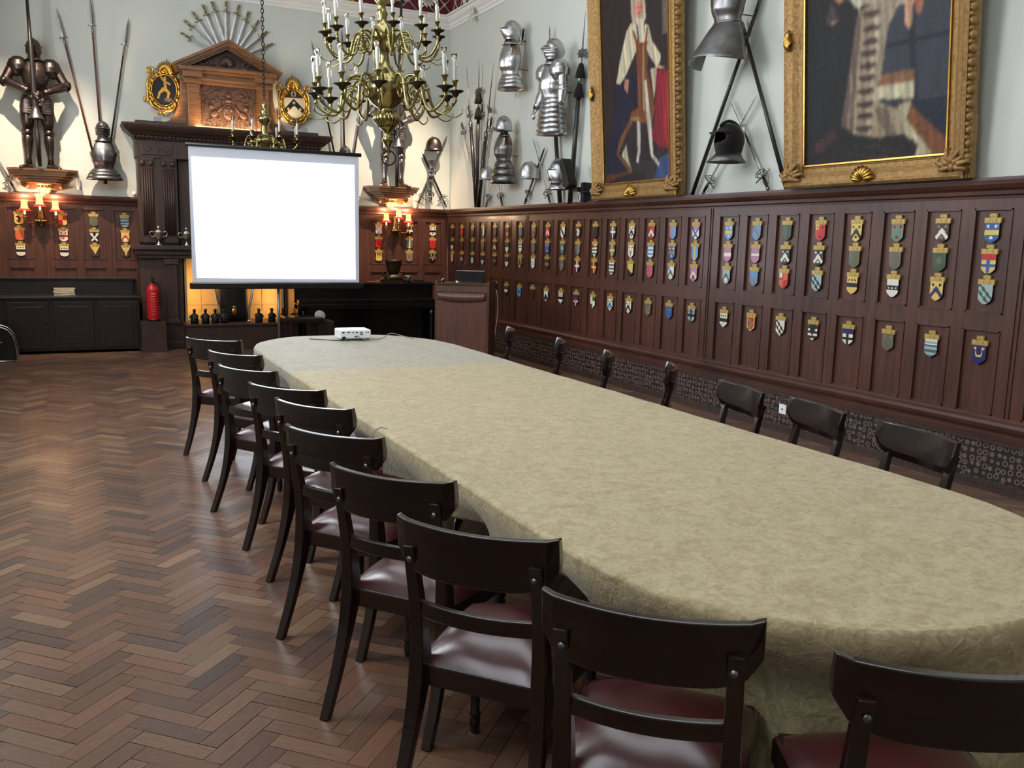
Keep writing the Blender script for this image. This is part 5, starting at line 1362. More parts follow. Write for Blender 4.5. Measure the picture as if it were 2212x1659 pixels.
A1 = [('p', [(640, -80), (760, -80), (760, 280), (640, 280)], (104, 92, 80)), ('p', [(640, 280), (760, 240), (760, 560), (660, 520)], (44, 34, 34)),
 ('p', [(180, 1330), (760, 1300), (760, 1500), (180, 1520)], (50, 44, 46)), ('p', [(590, 570), (758, 560), (758, 1215), (620, 1200), (560, 1130), (585, 900)], (132, 28, 42)),
 ('p', [(640, 600), (690, 590), (700, 1180), (650, 1150)], (158, 40, 52)), ('p', [(625, 1280), (758, 1210), (758, 1470), (570, 1475)], (54, 76, 122)),
 ('p', [(280, 640), (440, 590), (445, 900), (385, 900), (320, 1100), (300, 1200), (400, 1400), (380, 1480), (190, 1470), (190, 1250), (240, 1000)], (30, 30, 50)),
 ('p', [(385, 960), (400, 1000), (330, 1140), (290, 1260), (395, 1370), (400, 1420), (290, 1490), (275, 1480), (370, 1400), (270, 1260), (290, 1150)], (116, 72, 44)),
 ('p', [(350, 1170), (310, 1270), (390, 1370), (370, 1300)], (186, 180, 150)), ('p', [(190, 1420), (360, 1400), (300, 1500), (190, 1500)], (92, 50, 34)),
 ('p', [(385, 190), (430, 170), (445, 330), (430, 420), (345, 620), (300, 690), (268, 682), (300, 480), (350, 260)], (206, 194, 164)),
 ('p', [(500, 190), (530, 200), (560, 330), (632, 440), (628, 490), (600, 560), (530, 440), (500, 330)], (204, 192, 164)),
 ('p', [(428, 330), (522, 330), (520, 560), (585, 880), (560, 1000), (470, 1000), (385, 975), (388, 910), (445, 880), (440, 600)], (122, 68, 40)),
 ('p', [(480, 330), (492, 330), (500, 900), (486, 900)], (170, 140, 96)), ('p', [(545, 560), (600, 540), (590, 700), (575, 820)], (188, 176, 148)),
 ('p', [(385, 950), (470, 955), (470, 990), (388, 985)], (150, 110, 70)),
 ('p', [(435, 990), (466, 990), (466, 1230), (450, 1325), (428, 1322), (442, 1230)], (188, 182, 172)), ('p', [(493, 650), (515, 650), (556, 1010), (572, 1250), (622, 1330), (612, 1358), (548, 1270), (518, 1010)], (192, 184, 174)),
 ('p', [(388, -60), (500, -60), (512, 140), (492, 190), (400, 200), (385, 100)], (186, 166, 144)), ('o', (450, 72, 38, 62), (206, 136, 112)), ('o', (438, 62, 5, 4), (60, 36, 32)), ('o', (464, 62, 5, 4), (60, 36, 32)), ('p', [(450, 62), (456, 62), (460, 86), (448, 86)], (226, 160, 136)), ('o', (452, 102, 10, 4), (150, 60, 54)), ('p', [(436, 150), (490, 150), (502, 350), (458, 345)], (214, 204, 180)),
 ('p', [(398, 250), (412, 250), (450, 360), (500, 340), (515, 220), (525, 230), (515, 350), (455, 385), (430, 370)], (128, 60, 36)),
 ('p', [(336, 640), (372, 650), (362, 772), (334, 720)], (186, 128, 100)), ('p', [(596, 520), (665, 545), (650, 562), (598, 552)], (204, 152, 124)), ('p', [(190, 1490), (500, 1480), (500, 1410), (380, 1410)], (40, 30, 30))]
portrait('p', 'full-length portrait of a robed figure in white mantle, narrower gilt frame', 9.03, 7.42, 0, 2.122, (150, 290), 2.75, .172, .075, .075, A1, (46, 34, 34), 3, c1)
c2 = lambda x, y: (1660+x/3.7696, y/3.7696)
A2 = [('p', [(700, 60), (760, -120), (860, -330), (1180, -330), (1300, -100), (1320, 40), (1100, 40), (880, 10)], (170, 158, 132)), ('p', [(1180, -330), (1340, -80), (1480, 500), (1300, 500), (1120, -60)], (25, 27, 44)), ('p', [(920, -330), (1110, -330), (1060, 20), (950, 20)], (142, 122, 98)), ('o', (1015, -470, 150, 190), (96, 74, 58)), ('o', (1015, -450, 88, 130), (206, 156, 126)), ('o', (985, -470, 12, 8), (60, 40, 34)), ('o', (1045, -470, 12, 8), (60, 40, 34)), ('o', (1015, -385, 26, 8), (150, 70, 60)), ('p', [(730, 100), (880, 0), (1100, 20), (980, 200), (965, 400), (930, 600), (900, 830), (1050, 880), (1112, 1090), (900, 1128), (700, 1098), (600, 1032), (598, 960), (640, 700), (715, 250)], (152, 134, 108)),
 ('p', [(720, 120), (768, 100), (715, 600), (690, 1090), (600, 1032), (598, 960), (640, 700)], (104, 84, 74)), ('p', [(668, 600), (690, 580), (660, 1050), (640, 1040)], (148, 130, 110)),
 ('p', [(850, 880), (960, 860), (1040, 1100), (960, 1110)], (112, 98, 80)),
 ('p', [(1060, 40), (1300, -20), (1560, -20), (1490, 1170), (1320, 1110), (1180, 850), (1190, 640), (920, 610), (970, 250)], (25, 27, 44)),
 ('p', [(915, 612), (1190, 548), (1192, 660), (885, 712)], (124, 78, 40)), ('p', [(868, 710), (1192, 650), (1186, 800), (860, 815)], (192, 180, 148)),
 ('p', [(1050, 850), (1165, 815), (1130, 970), (1300, 1200), (1335, 1262), (1190, 1275), (1215, 1180), (1105, 1100)], (186, 174, 142)), ('p', [(1160, 840), (1240, 930), (1480, 1150), (1490, 1252), (1335, 1252), (1125, 970)], (118, 70, 38)),
 ('p', [(520, -20), (650, -20), (575, 38)], (190, 120, 92)), ('p', [(640, -20), (790, -20), (740, 90), (690, 40)], (186, 176, 152)), ('p', [(1115, -20), (1185, -20), (1168, 190), (1145, 250), (1108, 200)], (206, 152, 116)), ('p', [(1190, -20), (1270, -20), (1240, 130), (1200, 90)], (150, 84, 48)),
 ('p', [(500, 40), (540, 40), (575, 180), (520, 208), (470, 180)], (66, 52, 48)), ('p', [(478, 180), (572, 175), (520, 208)], (168, 130, 112)), ('p', [(345, 1200), (520, 1060), (570, 1100), (420, 1260)], (66, 36, 34)),
 ('p', [(320, 1240), (1190, 1130), (1190, 1300), (320, 1350)], (30, 22, 22))]
for k, (x, y) in enumerate([(845, 110), (840, 230), (832, 340), (820, 430), (812, 535), (800, 635), (793, 740), (788, 850), (783, 945), (778, 1045)]):
    A2.append(('o', (x, y, 64, 24), (58, 44, 38))); A2.append(('o', (x-55, y+4, 16, 10), (58, 44, 38)))
    if k < 9: A2.append(('o', (x+45, y+58, 34, 34), (176, 162, 136)))
for x, w, y in ((765, 150, 1188), (650, 90, 1255), (760, 60, 1250), (925, 118, 1226), (800, 160, 1275), (900, 90, 1268)):
    for q in range(0, w, 16): A2.append(('p', [(x+q, y), (x+q+8, y-2), (x+q+9, y+12), (x+q+1, y+14)], (104, 78, 50)))
portrait('p', 'large dark portrait of a seated robed figure, gilt frame near the right edge', 5.90, 4.19, 0, 2.122, (120, 200), 2.9, .172, .09, .08, A2, (24, 21, 23), 5, c2)
# ================================================================ chandeliers and sconces
def candle_set(par, p, s=1, shade=None, glassy=True, pan=True, lean=(0, 0)):
    x, y, z = p
    if pan:
        b = MB(); b.lathe([(.004*s, -.045*s), (.012*s, -.03*s), (.02*s, -.022*s), (.026*s, -.008*s), (.056*s, .004*s), (.062*s, .012*s), (.056*s, .010*s), (.01*s, .004*s)], 14, (x, y, z)); b.build('drip_pan', bronze, par)
    b = MB(); b.lathe([(.010*s, 0), (.016*s, .012*s), (.009*s, .022*s), (.012*s, .035*s), (.014*s, .055*s), (.024*s, .072*s), (.025*s, .077*s), (.013*s, .077*s)], 12, (x, y, z+.008*s)); b.build('candle_socket', brass, par)
    b = MB(); b.lathe([(.0105*s, .07*s), (.0105*s, .21*s), (.004*s, .222*s)], 10, (x, y, z)); b.build('candle', candle, par)
    if glassy:
        b = MB(); b.lathe([(.014*s, .15*s), (.018*s, .19*s), (.013*s, .215*s), (.02*s, .25*s), (.023*s, .258*s), (.018*s, .256*s), (.0115*s, .216*s)], 12, (x, y, z), cap=False); b.build('glass_drip_ring', glass, par)
def scroll_arm(par, ang, z0, r0, r1, zlow, zend, s=1, name='arm', hs=1):
    ca, sa = math.cos(ang), math.sin(ang)
    def pt(r, z): return (r*ca, r*sa, z)
    P = [pt(r0, z0), pt(r0+.05*s, z0+.075*s*hs), pt(r0+.12*s, z0+.06*s*hs), pt(r0+.155*s, z0-.02*s), pt(r0+.14*s+(r1-r0-.2*s)*.25, z0-.12*s), pt(r0+(r1-r0)*.62, zlow), pt(r1-.07*s, zlow+.015*s), pt(r1-.01*s, (zlow+zend)/2), pt(r1, zend-.02*s)]
    b = MB(); b.tube(bez(P, 5), .0112*s, 7)
    Q = [pt(r0+.10*s+.06*s*math.cos(a)*(1-a/11), z0-.06*s+.06*s*math.sin(a)*(1-a/11)) for a in np.linspace(1.0, 8, 20)]; b.tube(Q, .0075*s, 6)
    b.tube(bez([pt(r1-.09*s, zlow), pt(r1-.02*s, zlow-.03*s), pt(r1+.04*s, zlow-.005*s), pt(r1+.045*s, zlow+.03*s)], 4), .005*s, 6)
    b.ell(pt(r0+.155*s, z0-.02*s), (.016*s,)*3, 8, 5); b.ell(pt(r1, zend-.05*s), (.014*s, .014*s, .018*s), 8, 5)
    a = b.build(name, brass, par)
    candle_set(a, (r1*ca, r1*sa, zend), s); return a
cx_, cy_c = 2.155, 6.2
t = thing('brass_chandelier', 'large two-tier brass chandelier with candles hanging over the far half of the table', 'chandelier', (cx_, cy_c, 0), ry=-.049)
b = MB(); Z = lambda py: 2.698-(py-180)*.00345
prof = [(.001, Z(318)), (.018, Z(316)), (.012, Z(309)), (.03, Z(297)), (.045, Z(291)), (.03, Z(284)), (.022, Z(276)), (.05, Z(268)), (.085, Z(258)), (.092, Z(248)), (.08, Z(238)), (.055, Z(233)), (.06, Z(228)), (.10, Z(220)), (.138, Z(205)), (.15, Z(190)), (.142, Z(175)), (.11, Z(163)), (.075, Z(158)), (.06, Z(152)), (.045, Z(147)), (.038, Z(138)), (.034, Z(125)), (.05, Z(112)), (.082, Z(101)), (.092, Z(90)), (.085, Z(79)), (.055, Z(69)), (.036, Z(64)), (.032, Z(55)), (.042, Z(47)), (.03, Z(40)), (.026, Z(30)), (.05, Z(22)), (.042, Z(16)), (.02, Z(8)), (.018, Z(-4)), (.012, Z(-12)), (.001, Z(-20))]
b.lathe(prof, 32); b.build('baluster_stem', brass, t)
b = MB()
for k in range(22):
    a = 2*PI*k/22; b.tube([(.06*math.cos(a), .06*math.sin(a), Z(266)), (.095*math.cos(a), .095*math.sin(a), Z(250)), (.07*math.cos(a), .07*math.sin(a), Z(236))], [.005, .012, .005], 6)
b.build('gadrooned_collar', brass, t)
b = MB(); b.tube([(.05*math.cos(a), 0, Z(318)-.03+.05*math.sin(a)) for a in np.linspace(0, 2*PI, 25)[:-1]], .006, 6, closed=True); b.build('ring', bronze, t)
b = MB(); b.tube([(0, 0, Z(-18)), (0, 0, ZTOP)], .014, 8); b.build('hanging_rod', blacked, t)
for k in range(12): scroll_arm(t, 2*PI*(k+.22)/12, Z(186), .14, .488, Z(240), Z(200), 1.0, hs=.75)
for k in range(12): scroll_arm(t, 2*PI*(k+.72)/12, Z(96), .085, .395, Z(134), Z(88), .8, 'upper_arm', hs=.7)
# small far chandelier on its chain
P = onY(572, 290, 11.25)
t = thing('small_chandelier', 'small brass chandelier on a long black chain, seen above the screen', 'chandelier', (P.x, 11.25, P.z-.0))
b = MB(); b.lathe([(.001, -.42), (.03, -.40), (.02, -.36), (.06, -.30), (.08, -.24), (.06, -.17), (.11, -.12), (.16, -.075), (.10, -.045), (.05, -.02), (.035, .01), (.05, .05), (.035, .09), (.045, .12), (.075, .155), (.085, .185), (.06, .215), (.035, .235), (.05, .26), (.03, .29), (.02, .315), (.04, .34), (.03, .355), (.012, .38), (.008, .40)], 24); b.build('baluster_stem', brass, t)
for k in range(8):
    scroll_arm(t, 2*PI*(k+.3)/8, -.10, .10, .40, -.20, -.08, .95)
b = MB(); zz = .40; k = 0
while P.z+zz < ZTOP-.03:
    a = 0 if k % 2 else PI/2
    b.tube([(.016*math.cos(q)*math.cos(a), .016*math.cos(q)*math.sin(a), zz+.028+.03*math.sin(q)) for q in np.linspace(0, 2*PI, 11)[:-1]], .0055, 5, closed=True); zz += .047; k += 1
b.build('chain', blacked, t)
shadem, nt, bb = nmat('lit_red_shade'); bb.inputs['Base Color'].default_value = srgb(190, 40, 30); bb.inputs['Emission Color'].default_value = (1, .42, .10, 1); bb.inputs['Emission Strength'].default_value = 3.2; bb.inputs['Roughness'].default_value = .7
shadeg, nt, bb = nmat('lit_shade_glow'); bb.inputs['Base Color'].default_value = srgb(255, 200, 120); bb.inputs['Emission Color'].default_value = (1, .62, .25, 1); bb.inputs['Emission Strength'].default_value = 9
redtrim = mat('red_shade_trim', srgb(170, 24, 24), .7, emit=(1, .03, .02, 1), es=1.3)
candw = mat('lit_candle_tube', srgb(250, 236, 200), .5, emit=(1, .7, .4, 1), es=2.2)
def sconce(x, z, label, E=9):
    t = thing('wall_sconce', label, 'wall light', (x, YB, z), 0, 'three-light sconces below the standing armours')
    b = MB(); b.lathe([(.001, -.10), (.03, -.08), (.045, -.03), (.06, .02), (.04, .05), (.05, .08), (.03, .12), (.02, .2), (.001, .22)], 16, (0, -.03, -.02)); b.ell((0, -.09, -.045), (.10, .06, .03), 14, 7); b.build('backplate', brass, t)
    for k, (dx, dy, dz) in enumerate(((-.185, -.16, 0), (0, -.22, .06), (.185, -.16, 0))):
        b = MB(); b.tube(bez([(0, -.06, -.04), (dx*.5, -.12, -.075), (dx*.95, dy, -.06), (dx, dy, dz-.0)], 6), .009, 7); b.lathe([(.006, dz-.01), (.034, dz), (.036, dz+.006), (.012, dz+.01), (.016, dz+.02), (.016, dz+.04)], 12, (dx, dy, 0)); a = b.build('arm', brass, t)
        b = MB(); b.lathe([(.012, dz+.03), (.012, dz+.125), (.004, dz+.13)], 10, (dx, dy, 0)); b.build('candle', candw, a)
        b = MB(); b.lathe([(.062, dz+.105), (.044, dz+.125), (.038, dz+.17), (.038, dz+.21), (.043, dz+.225)], 20, (dx, dy, 0), cap=False); sh = b.build('lamp_shade', shadem, a)
        b = MB(); b.lathe([(.080, dz+.085), (.060, dz+.112)], 20, (dx, dy, 0), cap=False); b.build('shade_trim', redtrim, a)
        b = MB(); b.ell((dx, dy, dz+.165), (.016, .016, .03), 10, 6); b.build('bulb', shadeg, a)
        l = bpy.data.lights.new('sconce_bulb', 'POINT'); l.energy = E; l.color = (1, .70, .44); l.shadow_soft_size = .012
        o = bpy.data.objects.new('sconce_bulb', l); C.objects.link(o); o.location = (x+dx, YB+dy, z+dz+.235)
P = onY(88, 470, YB-.1); sconce(P.x, 1.80, 'left three-light wall sconce with glowing red shades under the dark armour')
P = onY(856, 492, YB-.1); sconce(P.x, 1.80, 'right three-light wall sconce with glowing shades beside the screen')
# ================================================================ screen, projector, furniture and small things
SY = 10.5
TL, TR, BL_, BR_ = onY(402, 318, SY), onY(778, 336, SY), onY(412, 612, SY), onY(783, 610, SY)
sx0, sx1 = (TL.x+.02), (TR.x-.02); sz1, sz0 = (TL.z+TR.z)/2, (BL_.z+BR_.z)/2; scx = (sx0+sx1)/2
t = thing('projection_screen', 'white tripod projection screen, lit by the projector, in front of the fireplace', 'screen', (scx, SY, 0)); hw = (sx1-sx0)/2
b = MB(); b.b2(-hw, hw, -.002, .002, sz0, sz1); b.build('screen_fabric', mat('matt_white_screen', srgb(206, 208, 218), .85), t)
m, nt, bb = nmat('projected_white'); bb.inputs['Base Color'].default_value = (.9, .9, .92, 1); bb.inputs['Emission Color'].default_value = (.78, .89, 1, 1); bb.inputs['Emission Strength'].default_value = SCREEN; bb.inputs['Roughness'].default_value = .9
a, c = onY(413, 338, SY-.005), onY(765, 357, SY-.005); e, g = onY(426, 600, SY-.005), onY(768, 603, SY-.005)
b = MB(); b.add([(e.x-scx, -.005, e.z), (g.x-scx, -.005, g.z), (c.x-scx, -.005, c.z), (a.x-scx, -.005, a.z)], [(0, 1, 2, 3)]); b.build('projected_image', m, t)
b = MB(); b.tube([(-hw-.03, 0, sz1+.02), (hw+.03, 0, sz1+.02)], .022, 10); b.build('top_bar', black, t)
b = MB(); b.b2(-hw-.03, hw+.05, -.03, .035, sz0-.07, sz0); b.build('case', black, t, bevel=.012); b = MB(); b.b2(-hw-.01, hw+.06, -.034, -.02, sz0-.008, sz0+.008); b.build('bottom_slat', silver, t)
px_ = onY(604, 700, SY).x-scx
b = MB(); b.tube([(px_, .03, .35), (px_, .03, sz0-.05)], .014, 10); b.tube([(px_, .05, sz0-.1), (px_, .05, sz1)], .012, 8); b.tube([(px_, .03, .12), (px_, .03, .4)], .02, 10); b.build('pole', mat('grey_tube', srgb(120, 122, 126), .35, .8), t)
for ang in (200, 320, 80):
    a_ = math.radians(ang); b = MB(); b.tube([(px_, .03, .36), (px_+.62*math.cos(a_), .03+.62*math.sin(a_), .015)], .011, 8); b.ell((px_+.62*math.cos(a_), .03+.62*math.sin(a_), .018), (.02, .02, .018), 8, 5); b.build('leg', mat('pale_tube', srgb(200, 200, 196), .35, .6) if ang == 200 else steel_dk, t)
# projector
P = onZ(769, 735, TZ+.004)
t = thing('projector', 'small white projector on the far end of the cloth', 'projector', (P.x, P.y+.10, TZ+.006), math.radians(-3))
b = MB(); b.b2(-.135, .135, -.11, .11, .012, .088); b.build('case', whitepl, t, bevel=.01)
b = MB()
for x, w, h, z in ((-.10, .03, .02, .022), (-.105, .02, .012, .066), (-.06, .03, .008, .068), (-.02, .012, .012, .066), (.01, .02, .01, .066), (.05, .02, .01, .064), (.05, .03, .008, .05), (.095, .008, .01, .066), (.11, .008, .01, .066), (0, .012, .012, .03)): b.b2(x-w/2, x+w/2, -.1115, -.109, z-h/2, z+h/2)
b.build('ports', blackpl, t)
for x in (-.11, .11):
    b = MB(); b.lathe([(.012, 0), (.012, .014)], 10, (x, -.09, 0)); b.build('foot', blackpl, t)
b = MB(); b.lathe([(.03, 0), (.034, .012), (.026, .014)], 16, (.06, .11, .05), (0, 1, 0)); b.build('lens', blackpl, t)
def cable(pts, r, label, m=None, name='cable', cat='cable'):
    b = MB(); b.tube(bez(pts, 8), r, 6); return tag(b.build(name, m or blackpl), label, cat)
X0, Y0 = P.x, P.y
cable([(X0-.095, Y0-.012, TZ+.03), (X0-.12, Y0-.06, TZ+.012), (X0-.2, Y0-.02, TZ+.012), (X0-.28, Y0+.06, TZ+.011), (X0-.36, Y0+.16, TZ+.010)], .004, 'black cable trailing left from the projector over the cloth')
cable([(X0+.0, Y0-.014, TZ+.045), (X0+.06, Y0-.05, TZ+.015), (X0+.16, Y0-.05, TZ+.012), (X0+.24, Y0+.0, TZ+.02), (X0+.33, Y0+.05, TZ+.05), (X0+.42, Y0+.02, TZ+.03), (X0+.5, Y0-.06, TZ+.01)], .004, 'grey cable looping right from the projector over the cloth', mat('grey_cable', srgb(120, 120, 120), .5))
q = [onZ(a_, c_, TZ+.012) for a_, c_ in ((806, 944), (811, 930), (822, 924), (836, 926))]
cable([(q[0].x-.006, q[0].y, TZ-.02)]+[tuple(v) for v in q], .0018, 'thin dark wire curled over the left edge of the cloth', name='wire', cat='wire')
# dark sideboard along the back wall, left
fy = YB-.62; A_ = onY(303, 640, fy).x
t = thing('sideboard', 'long near-black sideboard with raised back against the left panelling', 'sideboard', (-.25, YB, 0)); L0, L1 = -1.13, A_+.25
zt = onY(150, 641, fy).z; zb = onY(150, 600, YB-.12).z
b = MB(); b.b2(L0, L1-.02, -.60, -.02, .04, zt-.03); b.build('carcass', blackwood, t)
b = MB(); b.b2(L0, L1, -.63, -.02, zt-.03, zt); b.build('worktop', blackwood, t, bevel=.005)
b = MB(); b.b2(L0, L1-.06, -.12, -.02, zt, zb-.025); b.b2(L0, L1-.02, -.14, -.02, zb-.025, zb); b.build('raised_back', blackwood, t, bevel=.004)
n = 4; w = (L1-.02-L0)/n
for k in range(n):
    x = L0+w*k; b = MB(); b.b2(x+.03, x+w-.03, -.622, -.60, .08, zt-.07); b.b2(x+.09, x+w-.09, -.626, -.62, .14, zt-.13); d = b.build('door', blackwood, t, bevel=.004)
    b = MB(); b.ell((x+w-.06, -.635, zt*.55), (.012, .012, .012), 8, 5); b.build('knob', bronze, d)
for k in range(7):
    P = onY(139, 634, YB-.3); b = MB(); r = random.Random(k); b.box((0, 0, .007), (.26-.012*(k % 3), .19, .013), Matrix.Rotation(r.uniform(-.05, .05), 3, 'Z'))
    o = b.build('booklet', cream if k % 2 else mat('grey_cover', srgb(140, 132, 116), .8)); o.location = (P.x+r.uniform(-.008, .008), YB-.35, zt+.001+k*.0142)
    tag(o, 'pale booklet on the sideboard, %s of the stack of seven' % (['bottom', 'second from bottom', 'third from bottom', 'middle', 'third from top', 'second from top', 'top'][k]), 'booklet', 'booklets stacked on the sideboard')
# low black seat frame at the far left edge, on the floor
gy = 12.7; x1, x0 = onY(37, 748, gy).x, onY(-45, 748, gy).x; gh = onY(6, 705, gy).z
t = thing('folding_stool', 'low black stool with curved bright metal edge, cut by the left edge of view', 'stool', ((x0+x1)/2, gy, 0)); w2 = (x1-x0)/2
chrome = mat('chrome_tube', srgb(200, 200, 206), .12, 1)
arcp = [(w2*math.copysign(abs(math.cos(a))**.8, math.cos(a)), .02+(gh-.02)*math.sin(a)**.7) for a in np.linspace(0, PI, 25)]
b = MB(); b.prism([(x*.95, z*.97) for x, z in arcp], -.12, .12); b.build('seat_panel', black, t, bevel=.006)
for y in (-.13, .13):
    b = MB(); b.tube([(x, y, z) for x, z in arcp], .009, 8); b.tube([(-w2, y, .012), (w2, y, .012)], .009, 8); b.build('leg_frame', chrome, t)
b = MB(); b.b2(.0, .05, -.125, -.12, gh*.55, gh*.55+.015); b.build('badge', chrome, t)
# fire extinguisher
P = onY(331, 660, YB-.62); zf = onY(331, 690, YB-.62).z
t = thing('fire_extinguisher', 'red fire extinguisher with white printing at the left foot of the chimneypiece', 'fire extinguisher', (P.x, YB-.62, zf-.02))
red = mat('extinguisher_red', srgb(170, 22, 30), .35)
b = MB(); b.lathe([(.078, 0), (.082, .01), (.082, .02), (.082, .42), (.075, .46), (.04, .50), (.022, .51), (.022, .53)], 20); b.build('cylinder', red, t)
b = MB(); b.lathe([(.083, 0), (.084, .03)], 20); b.build('foot_ring', blackpl, t)
b = MB(); b.box((0, -.02, .545), (.025, .11, .02)); b.box((0, -.035, .58), (.025, .11, .015), Matrix.Rotation(.3, 3, 'X')); b.tube(bez([(.02, 0, .54), (.08, 0, .50), (.1, -.02, .35), (.09, -.03, .2)], 5), .011, 6); b.build('valve', blackpl, t)
m2 = mat('white_print', srgb(220, 200, 200), .6)
b = MB(); rg = random.Random(2)
for k in range(9):
    z = .38-k*.035; wd = .05 if k < 2 else .03
    for j in range(3):
        a0 = -PI/2-.35+.22*j+(.05 if k % 2 else 0); b.tube([(.0835*math.cos(a0), .0835*math.sin(a0), z), (.0835*math.cos(a0+wd*3), .0835*math.sin(a0+wd*3), z-.004)], .005 if k < 2 else .003, 4)
b.build('printed_label', m2, t)
for (px, py, w_) in ((330, 700, 0),):
    P = onY(px, py, YB-.62); b = MB(); b.b2(-.16, .16, -.16, .16, 0, zf-.022); b.b2(-.17, .17, -.17, .17, 0, .06); tag(b.build('wooden_plinth', oakdark, loc=(P.x, YB-.62, 0)), 'low dark wooden plinth under the red extinguisher', 'plinth')
# sensors on the plaster
for px, py, nm, lab in ((170, 405, 0, 'small white cylinder sensor on the plaster beside the left bracket'), (290, 421, 1, 'small white dome sensor at the panelling beside the chimneypiece')):
    P = onY(px, py, YB-.05); b = MB()
    if nm == 0: b.b2(-.03, .03, -.06, 0, -.0, .13); b.b2(-.02, .02, -.07, 0, -.03, 0); o = b.build('wall_sensor', whitepl, bevel=.012)
    else: b.ell((0, 0, .02), (.032, .03, .032), 12, 8); o = b.build('wall_sensor', whitepl)
    o.location = (P.x, YB if nm == 0 else YB-.05, max(P.z, 2.12)); tag(o, lab, 'sensor')
# upright piano
py0, py1 = YB-1.12, YB-.55; xa, xb = onY(640, 615, py0).x, onY(942, 612, py0).x; zp = onY(860, 612, py0).z
t = thing('upright_piano', 'black upright piano against the back wall between screen and lectern', 'piano', ((xa+xb)/2, YB-.86, 0)); hwp = (xb-xa)/2
pb = mat('piano_black', srgb(9, 9, 12), .22, coat=.4)
b = MB(); b.b2(-hwp, hwp, -.12, .32, .06, zp-.03); b.b2(-hwp, -hwp+.05, -.33, -.12, .03, .68); b.b2(hwp-.05, hwp, -.33, -.12, .03, .68); b.b2(-hwp, hwp, -.10, .32, 0, .06); b.build('case', pb, t)
b = MB(); b.b2(-hwp-.02, hwp+.02, -.15, .33, zp-.03, zp); b.build('lid', pb, t, bevel=.005)
b = MB(); b.b2(-hwp, hwp, -.34, -.11, .60, .67); b.b2(-hwp+.02, hwp-.02, -.33, -.12, .67, .735); b.build('keyboard_cover', pb, t, bevel=.006)
for x in (-hwp+.08, hwp-.08): b = MB(); b.lathe([(.03, 0), (.025, .1), (.035, .5), (.04, .6)], 12, (x, -.28, 0)); b.build('leg', pb, t)
b = MB(); [b.tube([(x, -.2, .07), (x, -.3, .05)], .01, 6) for x in (-.06, 0, .06)]; b.build('pedals', brass, t)
# bronze urn, mug and oddments on the piano
def onp(px, off=.84): return onY(px, 600, YB-off).x
t = thing('bronze_urn', 'dark bronze urn on stepped scrolled base, on the piano under the right sconce', 'urn', (onp(852), YB-.80, zp))
b = MB(); b.b2(-.19, .19, -.12, .12, 0, .04); b.loft([(0, 0, .04, .15, .1), (0, 0, .08, .12, .08), (0, 0, .12, .08, .07)], 16, pw=4); b.build('base', bronze, t)
b = MB(); b.loft([(0, 0, .12, .07, .06), (0, 0, .16, .09, .08), (0, 0, .24, .115, .095), (0, 0, .30, .12, .10), (0, 0, .31, .13, .105), (0, 0, .345, .13, .105)], 20); b.build('bowl', bronze, t)
for s in (-1, 1): b = MB(); b.tube(bez([(s*.1, 0, .06), (s*.16, 0, .10), (s*.15, 0, .16), (s*.11, 0, .15)], 5), .012, 6); b.build('scroll', bronze, t)
t = thing('mug', 'black mug with pale rim on the piano right of the urn', 'mug', (onp(881, .95), YB-.95, zp))
b = MB(); b.lathe([(.034, 0), (.04, .01), (.042, .10), (.039, .10), (.037, .012), (.001, .012)], 18); b.build('body', black, t); b = MB(); b.lathe([(.043, .10), (.043, .106), (.039, .106), (.039, .10)], 18); b.build('rim', whitepl, t)
b = MB(); b.b2(-.16, .16, -.06, .06, 0, .022); b.b2(-.10, .05, -.05, .05, .022, .04); tag(b.build('folded_cloth', velvet, loc=(onp(908), YB-.84, zp)), 'flat dark bundle lying on the piano right of the mug', 'cloth')
b = MB(); b.tube(bez([(-.12, 0, .012), (-.04, -.02, .02), (.04, 0, .02), (.12, .0, .05)], 6), .007, 6); b.tube(bez([(-.1, -.05, .01), (0, -.04, .015), (.1, -.05, .015)], 5), .006, 6); b.ell((.12, 0, .055), (.02, .015, .015), 8, 5)
tag(b.build('brass_snuffer', polebrown, loc=(onp(806), YB-.9, zp)), 'thin reddish long-handled tool lying on the piano beside the screen', 'tool')
# stool, box and white disc in front of the piano
P = onZ(655, 760, 0); sy = YB-1.75; P = onY(650, 683, sy)
t = thing('piano_stool', 'dark upholstered stool between the screen pole and the piano', 'stool', (P.x, sy, 0)); hz = P.z
b = MB(); b.b2(-.27, .27, -.2, .2, hz-.08, hz); b.build('seat', mahog, t, bevel=.025)
for x in (-.22, .22):
    for y in (-.15, .15): b = MB(); b.b2(x-.03, x+.03, y-.03, y+.03, 0, hz-.08); b.build('leg', mahog, t)
P = onY(692, 690, sy+.1); b = MB(); b.b2(-.16, .16, -.15, .15, 0, P.z-.01); tag(b.build('cabinet_speaker', mat('brown_box', srgb(58, 42, 34), .6), loc=(P.x, sy+.12, 0), bevel=.008), 'brown upright box beside the stool, under the pale disc', 'box')
t = thing('pale_disc', 'pale oval disc propped on the brown box right of the screen pole', 'disc', (P.x-.01, sy+.08, P.z-.008)); b = MB(); b.lathe([(.001, 0), (.07, 0), (.075, .006), (.07, .012), (.001, .012)], 24, (0, 0, .065), (0, -1, .55)); b.build('plate', mat('grey_disc', srgb(176, 174, 180), .5), t)
b = MB(); b.b2(-.03, .03, -.02, .02, 0, .03); b.build('foot', blackpl, t)
